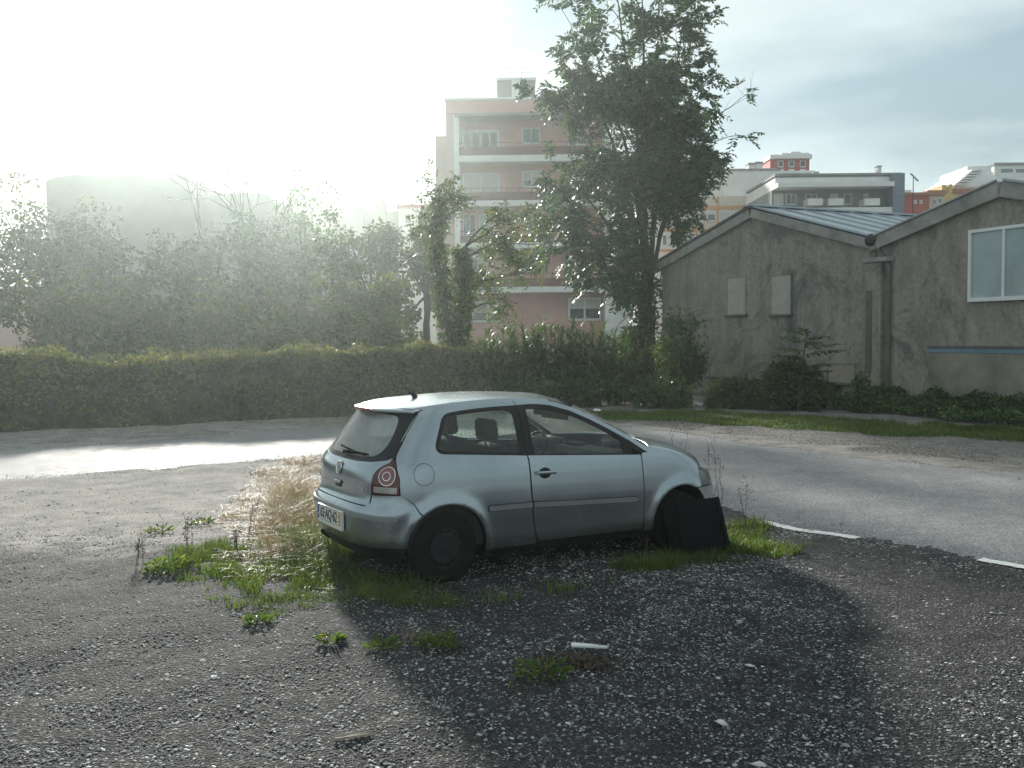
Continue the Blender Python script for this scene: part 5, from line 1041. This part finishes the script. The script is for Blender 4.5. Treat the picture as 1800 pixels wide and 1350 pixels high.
def grass_patch(poly, n, seed, h=(.05, .14), w=.008, clump=6.0, thr=.35, lean=.6, fall=.45):
    P = scatter_poly(poly, n, seed); k = vnoise(P[:, 0] * clump, P[:, 1] * clump, seed) + .5 * vnoise(P[:, 0] * clump * .3, P[:, 1] * clump * .3, seed + 1)
    ed = sstep(0, fall, seg_dist(P[:, 0], P[:, 1], np.asarray(poly, float)))
    P = P[(k * .67 > (thr + .35 * (1 - ed)) * RS.uniform(.75, 1.25, len(P)))]; n = len(P); z = g_smooth(P[:, 0], P[:, 1]); H = RS.uniform(*h, n) * (.5 + .8 * vnoise(P[:, 0] * 3, P[:, 1] * 3, seed + 2)); a = RS.uniform(0, 6.28, n)
    L = np.stack([np.cos(a), np.sin(a)], -1) * (H * lean * RS.uniform(.2, 1.2, n))[:, None]
    return blades(np.column_stack([P, z - .005]), L, H, w * RS.uniform(.7, 1.4, n), 3, .8)
verge = [gpt(1030, 722), gpt(1200, 722), gpt(1400, 730), gpt(1800, 752), gpt(1900, 790), gpt(1800, 779), gpt(1600, 768), gpt(1400, 757), gpt(1200, 742), gpt(1045, 738)]
stuff('verge_grass', [grass_patch(verge, 26000, 111, (.05, .13), .016, 2.0, .22)], M['grass'], 'short green grass along the far road verge before the garages')
stuff('green_grass', [grass_patch([gpt(265, 985), gpt(330, 960), gpt(430, 940), gpt(520, 930), gpt(640, 960), gpt(720, 1000), gpt(700, 1060), gpt(600, 1090), gpt(480, 1100), gpt(380, 1075), gpt(300, 1035)], 26000, 112, (.02, .10), .006, 6, .47),
    grass_patch([gpt(262, 985), gpt(320, 960), gpt(420, 950), gpt(500, 1000), gpt(560, 1060), gpt(480, 1105), gpt(400, 1080), gpt(320, 1040)], 11000, 113, (.025, .10), .007, 7, .44, fall=.5),
    grass_patch([gpt(470, 985), gpt(560, 955), gpt(640, 985), gpt(800, 1050), gpt(1000, 1020), gpt(1000, 1060), gpt(720, 1100), gpt(540, 1060)], 12000, 114, (.03, .12), .008, 4, .50),
    grass_patch([gpt(1245, 905), gpt(1290, 893), gpt(1360, 915), gpt(1440, 940), gpt(1420, 960), gpt(1330, 972), gpt(1240, 985), gpt(1100, 1000), gpt(1060, 985), gpt(1150, 960)], 14000, 115, (.04, .13), .009, 5, .33),
    grass_patch([gpt(640, 1150), gpt(760, 1120), gpt(880, 1140), gpt(1080, 1150), gpt(1060, 1210), gpt(900, 1240), gpt(700, 1200)], 9000, 116, (.02, .07), .006, 3.5, .62),
    grass_patch([gpt(560, 790), gpt(590, 740), gpt(1040, 740), gpt(1000, 800)], 3500, 117, (.03, .08), .02, 2, .6)], M['grass'], 'short green grass in patches round the parked car')
RS = np.random.RandomState(120)
def wisps(poly, n, seed, h0, h1, wd, a0, spread, lean0, lean1, thr):
    P = scatter_poly(poly, n, seed); k = vnoise(P[:, 0] * 3.2, P[:, 1] * 3.2, seed) * .6 + .4 * vnoise(P[:, 0] * 9, P[:, 1] * 9, seed + 1); ed = sstep(0, .5, seg_dist(P[:, 0], P[:, 1], np.asarray(poly, float)))
    P = P[k * (.35 + .65 * ed) > thr * RS.uniform(.7, 1.3, n)]; n = len(P); z = g_smooth(P[:, 0], P[:, 1]); H = RS.uniform(h0, h1, n) * (.45 + .9 * vnoise(P[:, 0] * 2.5, P[:, 1] * 2.5, seed + 2)); a = RS.normal(a0, spread, n)
    L = np.stack([np.cos(a), np.sin(a)], -1) * (H * RS.uniform(lean0, lean1, n))[:, None]; return blades(np.column_stack([P, z]), L, H, wd * RS.uniform(.6, 1.4, n), 5, .9)
tall = wisps([gpt(425, 985), gpt(430, 915), gpt(470, 870), gpt(545, 850), gpt(620, 920), gpt(600, 990), gpt(500, 1005)], 9000, 121, .12, .42, .005, 2.7, 1.2, .3, 1.3, .34)
low = wisps([gpt(370, 990), gpt(390, 900), gpt(440, 830), gpt(570, 790), gpt(580, 870), gpt(560, 1000), gpt(500, 1030), gpt(400, 1040)], 13000, 122, .03, .14, .006, 0, 3, .6, 2.0, .26)
stuff('dry_grass', [tall, low, wisps([gpt(560, 1090), gpt(760, 1100), gpt(950, 1180), gpt(900, 1230), gpt(700, 1180)], 5000, 123, .02, .06, .004, 0, 3, .6, 2.5, .48)], M['dry'], 'tall straw-coloured dry grass behind the rear bumper')
stuff('mixed_grass', [wisps([gpt(450, 985), gpt(480, 900), gpt(560, 880), gpt(640, 960), gpt(640, 1030), gpt(520, 1040)], 7000, 124, .10, .38, .007, 2.5, 1.5, .3, 1.2, .40), wisps([gpt(440, 960), gpt(540, 960), gpt(700, 1000), gpt(860, 1040), gpt(1150, 985), gpt(1180, 1000), gpt(900, 1085), gpt(640, 1090), gpt(480, 1060)], 9000, 125, .04, .16, .008, 0, 3, .3, 1.4, .45)], M['grass'], 'longer green grass growing from under the rear of the car')
# single leafy weeds on the gravel
def weed(label, px, py, r, seed, n=90, m='grass', size=.05):
    global RS; RS = np.random.RandomState(seed); x, y = gpt(px, py); b = np.array([x, y, float(g_smooth(x, y))]); e = empty('weed', tuple(b)); an = RS.uniform(0, 6.28, n); rr = RS.rand(n) ** .6 * r
    P = np.stack([np.cos(an) * rr, np.sin(an) * rr, RS.rand(n) * r * .55 * (1 - rr / r * .6)], -1); A = np.stack([np.cos(an), np.sin(an), RS.uniform(.1, 1.2, n)], -1); s = RS.uniform(.6, 1.3, n) * size
    V, F = leaf_arrays(P, A + rnd_dir(n) * .4, rnd_dir(n, 1.0), s, s * .45); obj_np('leaves', V, F, M[m], e)
    tubes('stem', [limb((0, 0, -.01), p, .003, .0015, 4, .1) for p in P[::6]], M['stalk'], e, 3); tag(e, label, 'weed', 'leafy weeds on the gravel'); return e
weed('green weed tuft left of the car, at the far left tip of the grass', 305, 1008, .22, 131, 260)
weed('leafy weed in the shade below the rear bumper', 640, 1030, .16, 132, 120)
weed('small weed tuft alone on the gravel below the rear wheel', 770, 1140, .13, 133, 120)
weed('tiny weed left of the lone tuft below the rear wheel', 675, 1146, .09, 134, 60)
weed('tiny weed on the gravel below the dry grass, beside brown tufts', 580, 1135, .07, 135, 50)
weed('small weed below the green grass patch at the left', 452, 1102, .08, 136, 60)
weed('flat weed on the pale gravel left of the dry grass', 280, 938, .13, 137, 70)
weed('flat weed nearest the dry grass on the pale gravel', 355, 925, .12, 138, 70)
weed('low weed by the white plank in the foreground', 955, 1188, .15, 139, 110)
# dry stalky weeds
def stalk_weed(label, px, py, ptop, Y, seed, spread=.10):
    global RS; RS = np.random.RandomState(seed); t = at(px, ptop, Y); x = t.x; b = np.array([x, Y, float(g_smooth(x, Y))]); h = t.z - b[2]; paths = []; tips = []
    for k in range(RS.randint(2, 4)):
        p1 = np.array([RS.normal(0, spread), RS.normal(0, spread), h * RS.uniform(.75, 1)]); lb = limb((RS.normal(0, .02), 0, -.02), p1, .004, .0018, 9, .08); paths.append(lb)
        for sb in twigs(lb, 9, h * .22, .0022, .3, .5): paths.append(sb); tips += [sb[0][-1], sb[0][3]]
    e = empty('dry_weed', tuple(b)); tubes('stem', paths, M['stalk'], e, 3); T = np.repeat(np.array(tips), 2, 0); n = len(T)
    V, F = leaf_arrays(T + RS.normal(0, .008, (n, 3)), rnd_dir(n), rnd_dir(n), RS.uniform(.012, .028, n), .010); tag(obj_np('seed_heads', V, F, M['stalk'], e), kind='stuff'); tag(e, label, 'weed', 'dry stalks standing round the car')
stalk_weed('dry branching stalk rising behind the car bonnet', 1205, 0, 738, 11.2, 141, .16)
stalk_weed('dry stalk just ahead of the car nose', 1264, 0, 778, 9.95, 142, .07)
stalk_weed('dry stalk on the green patch by the white line', 1313, 0, 843, 9.7, 143, .06)
stalk_weed('thin dark stalk against the front wing beside the wheel arch', 1137, 0, 850, 8.55, 144, .08)
stalk_weed('short dry stalk at the left end of the grass', 246, 0, 935, 8.0, 145, .03)
stalk_weed('short dry stalk between the pale gravel and the grass', 328, 0, 905, 8.6, 146, .03)
stalk_weed('brown seeding stalk left of the tall dry grass', 432, 0, 870, 8.8, 147, .05)
stalk_weed('brown seeding stalk in front of the tall dry grass', 415, 0, 925, 8.5, 148, .04)
# ------------------------------------------------------------------ loose stones and litter
stone_m, nt, out = nodes_of('pale_stones'); b_ = principled(nt, (.4, .4, .38), .85, 0, .3); g_ = nt.nodes.new('ShaderNodeNewGeometry')
nt.links.new(ramp(nt, g_.outputs['Random Per Island'], [(0, (.14, .14, .14)), (.35, (.28, .28, .275)), (.75, (.46, .46, .45)), (1, (.70, .69, .67))]), b_.inputs['Base Color']); nt.links.new(b_.outputs['BSDF'], out.inputs['Surface'])
def stones(P, size, seed):
    rs = np.random.RandomState(seed); n = len(P); base = np.array([[1, 0, 0], [.35, .9, 0], [-.75, .65, 0], [-.9, -.4, 0], [.2, -1, 0], [.15, .1, .75], [0, 0, -.4]])
    V = base[None] * rs.uniform(.65, 1.25, (n, 7, 3)); V *= size[:, None, None] * rs.uniform(.55, 1.2, (n, 1, 3)); V[..., 2] *= .55
    a = rs.uniform(0, 6.28, n); c, s = np.cos(a)[:, None], np.sin(a)[:, None]; x = V[..., 0] * c - V[..., 1] * s; y = V[..., 0] * s + V[..., 1] * c; V[..., 0], V[..., 1] = x, y
    tl = rs.normal(0, .25, (n, 1)); V[..., 2] += V[..., 0] * tl; V += P[:, None]
    f = [[i, (i + 1) % 5, 5] for i in range(5)] + [[(i + 1) % 5, i, 6] for i in range(5)]
    F = (np.arange(n)[:, None, None] * 7 + np.array(f)[None]).reshape(-1, 3); return V.reshape(-1, 3), F
def stone_field(n, x0, x1, y0, y1, s0, s1, seed, keep, power=2.0):
    rs = np.random.RandomState(seed); x = rs.uniform(x0, x1, n); y = y0 + (y1 - y0) * rs.rand(n) ** 1.5
    k = keep(x, y) > rs.rand(n); x, y = x[k], y[k]; sd_ = road_sd(x, y); k = sd_ < rs.exponential(.10, len(x)) - .03
    x, y = x[k], y[k]; cx, cw = car_local(x, y); z = g_smooth(x, y) + .03 * (vnoise(x * 1.7, y * 1.7, 5) - .5); s = s0 * (s1 / s0) ** (rs.rand(len(x)) ** power)
    return stones(np.stack([x, y, z + s * .1], -1), s, seed + 1)
def dens(x, y): return np.clip(.36 + 1.1 * (vnoise(x * .7 + 9, y * .7, 41) - .35) + .5 * (vnoise(x * 2.5, y * 2.5, 42) - .4), .04, 1)
V1 = stone_field(160000, -5.5, 5.0, 3.5, 9.5, .004, .015, 201, dens)
V2 = stone_field(16000, -9, 9, 7.5, 15.5, .008, .024, 203, dens)
V3 = stone_field(3000, -4, 4.5, 3.6, 9, .012, .028, 205, dens, 3.0)
rs = np.random.RandomState(208); nd = catmull(NEAR, 60); nd = nd[(nd[:, 0] > -9) & (nd[:, 0] < 8) & (nd[:, 1] > 3)]; i = rs.randint(0, len(nd), 9000); x = nd[i, 0] + rs.normal(0, .22, 9000); y = nd[i, 1] + rs.normal(0, .22, 9000)
V4 = stones(np.stack([x, y, g_smooth(x, y) + .014], -1), rs.uniform(.005, .016, 9000), 209)
V, F = merge([V1, V2, V3, V4]); o = obj_np('gravel_stones', V, F, stone_m); tag(o, 'pale loose stones strewn over the dark gravel', None, kind='stuff')
road_stone, nt, out = nodes_of('brown_roadside_stones'); b_ = principled(nt, (.2, .2, .2), .9, 0, .2); g_ = nt.nodes.new('ShaderNodeNewGeometry')
nt.links.new(ramp(nt, g_.outputs['Random Per Island'], [(0, (.09, .08, .075)), (.6, (.20, .175, .16)), (1, (.42, .39, .37))]), b_.inputs['Base Color']); nt.links.new(b_.outputs['BSDF'], out.inputs['Surface'])
# gravel and pebbles along the far side of the road
rs = np.random.RandomState(210); n = 60000; fd = catmull(FAR, 30); i = rs.randint(0, len(fd), n); x = fd[i, 0] + rs.normal(.5, .9, n); y = fd[i, 1] + rs.normal(.6, .9, n); k = (y > 9) & (x > -14) & (x < 13); x, y = x[k], y[k]; k = road_sd(x, y) < rs.exponential(.12, len(x)) - .05; x, y = x[k], y[k]
V, F = stones(np.stack([x, y, g_smooth(x, y) + .01], -1), rs.uniform(.006, .020, len(x)), 211); o = obj_np('roadside_gravel', V, F, road_stone); tag(o, 'coarse pale gravel along the far edge of the road', None, kind='stuff')
# litter
wood = mat('grey_splintered_wood', (.33, .29, .24), .9, var=.35, scale=14, world_space=False); white_w = mat('white_painted_wood', (.74, .73, .70), .7, var=.12, scale=8)
def splinter(name, label, px, py, L, w, rz, m, n=5, cat='wood'):
    x, y = gpt(px, py); e = empty(name, (x, y, float(g_smooth(x, y)) + .012), (0, 0, rz)); rs = np.random.RandomState(int(px))
    for k in range(n):
        l = L * rs.uniform(.6, 1); ww = w / n * rs.uniform(.7, 1.1); oy = (k - n / 2) * w / n; ox = rs.uniform(-.1, .1) * L; ty = rs.uniform(-.4, .4) * w
        V_ = [(ox - l / 2, oy - ww / 2, -.004), (ox - l / 2, oy + ww / 2, -.004), (ox + l / 2, oy + ty * .3 + ww * .2, -.004), (ox + l / 2, oy + ty * .3 - ww * .2, -.004)]
        V_ += [(a, b, c + rs.uniform(.008, .02)) for a, b, c in V_]
        link('splinter', mesh_py('splinter', V_, [(3, 2, 1, 0), (4, 5, 6, 7), (0, 1, 5, 4), (1, 2, 6, 5), (2, 3, 7, 6), (3, 0, 4, 7)]), m, e)
    tag(e, label, cat); return e
splinter('broken_board', 'grey splintered piece of wood lying in the foreground gravel', 622, 1297, .20, .05, RAD(22), wood)
e = splinter('white_plank', 'short broken white plank lying on twigs in the foreground', 1034, 1146, .24, .035, RAD(-10), white_w, 2); e.location.z += .02
RS = np.random.RandomState(220); x0, y0 = gpt(1010, 1172); e = empty('twig_pile', (x0, y0, float(g_smooth(x0, y0))))
pts = [np.array([RS.normal(0, .16), RS.normal(0, .08), .006 + RS.rand() * .03]) for _ in range(48)]; tubes('twigs', [limb(p, p + np.array([math.cos(a), math.sin(a), RS.normal(0, .12)]) * RS.uniform(.05, .16), .004, .002, 4, .1) for p, a in zip(pts, RS.uniform(0, 6.28, 48))], M['stalk'], e, 4)
C = np.array(pts); n = len(C) * 4; C = np.repeat(C, 4, 0) + RS.normal(0, .03, (n, 3)) * [1, 1, .3]; V, F = leaf_arrays(C, rnd_dir(n), rnd_dir(n, .8), RS.uniform(.02, .05, n), .02); obj_np('dead_leaves', V, F, M['stalk'], e); tag(e, 'little heap of brown twigs and dead leaves under the white plank', 'twigs')
for (px, py, s, lb) in ((1335, 1347, .06, 'large pale flat stone at the bottom edge of the lot'), (1318, 1170, .035, 'pale stone on the gravel right of the white plank'), (1270, 1272, .04, 'pale angular stone above the bottom edge stone')):
    x, y = gpt(px, py); V, F = stones(np.zeros((1, 3)), np.array([s]), int(px)); o = obj_np('stone', V, F, mat('pale_limestone', (.6, .59, .57), .85, var=.15, scale=20)); o.location = (x, y, float(g_smooth(x, y)) + s * .15); tag(o, lb, 'stone', 'larger pale stones')
# crumpled white paper at the verge
RS = np.random.RandomState(230); x, y = gpt(1049, 725); bm = bmesh.new(); bmesh.ops.create_icosphere(bm, subdivisions=2, radius=.10)
for v in bm.verts: v.co *= RS.uniform(.75, 1.2); v.co.z *= .35
o = obj_bm('litter', bm, mat('white_litter', (.75, .75, .73), .7, var=.1)); o.location = (x, y, float(g_smooth(x, y)) + .07); tag(o, 'crumpled white litter on the far verge above the car windscreen', 'litter')

# ------------------------------------------------------------------ haze
hz, nt, out = nodes_of('haze_air'); pv = nt.nodes.new('ShaderNodeVolumePrincipled')
pv.inputs['Color'].default_value = (.86, .98, .96, 1); pv.inputs['Density'].default_value = HAZE_D; pv.inputs['Anisotropy'].default_value = HAZE_G
nt.links.new(pv.outputs['Volume'], out.inputs['Volume'])
o = box('haze', (-410, -110, -1.2), (410, 510, 24), hz); tag(o, 'thin sunlit haze filling the air', None, kind='stuff')
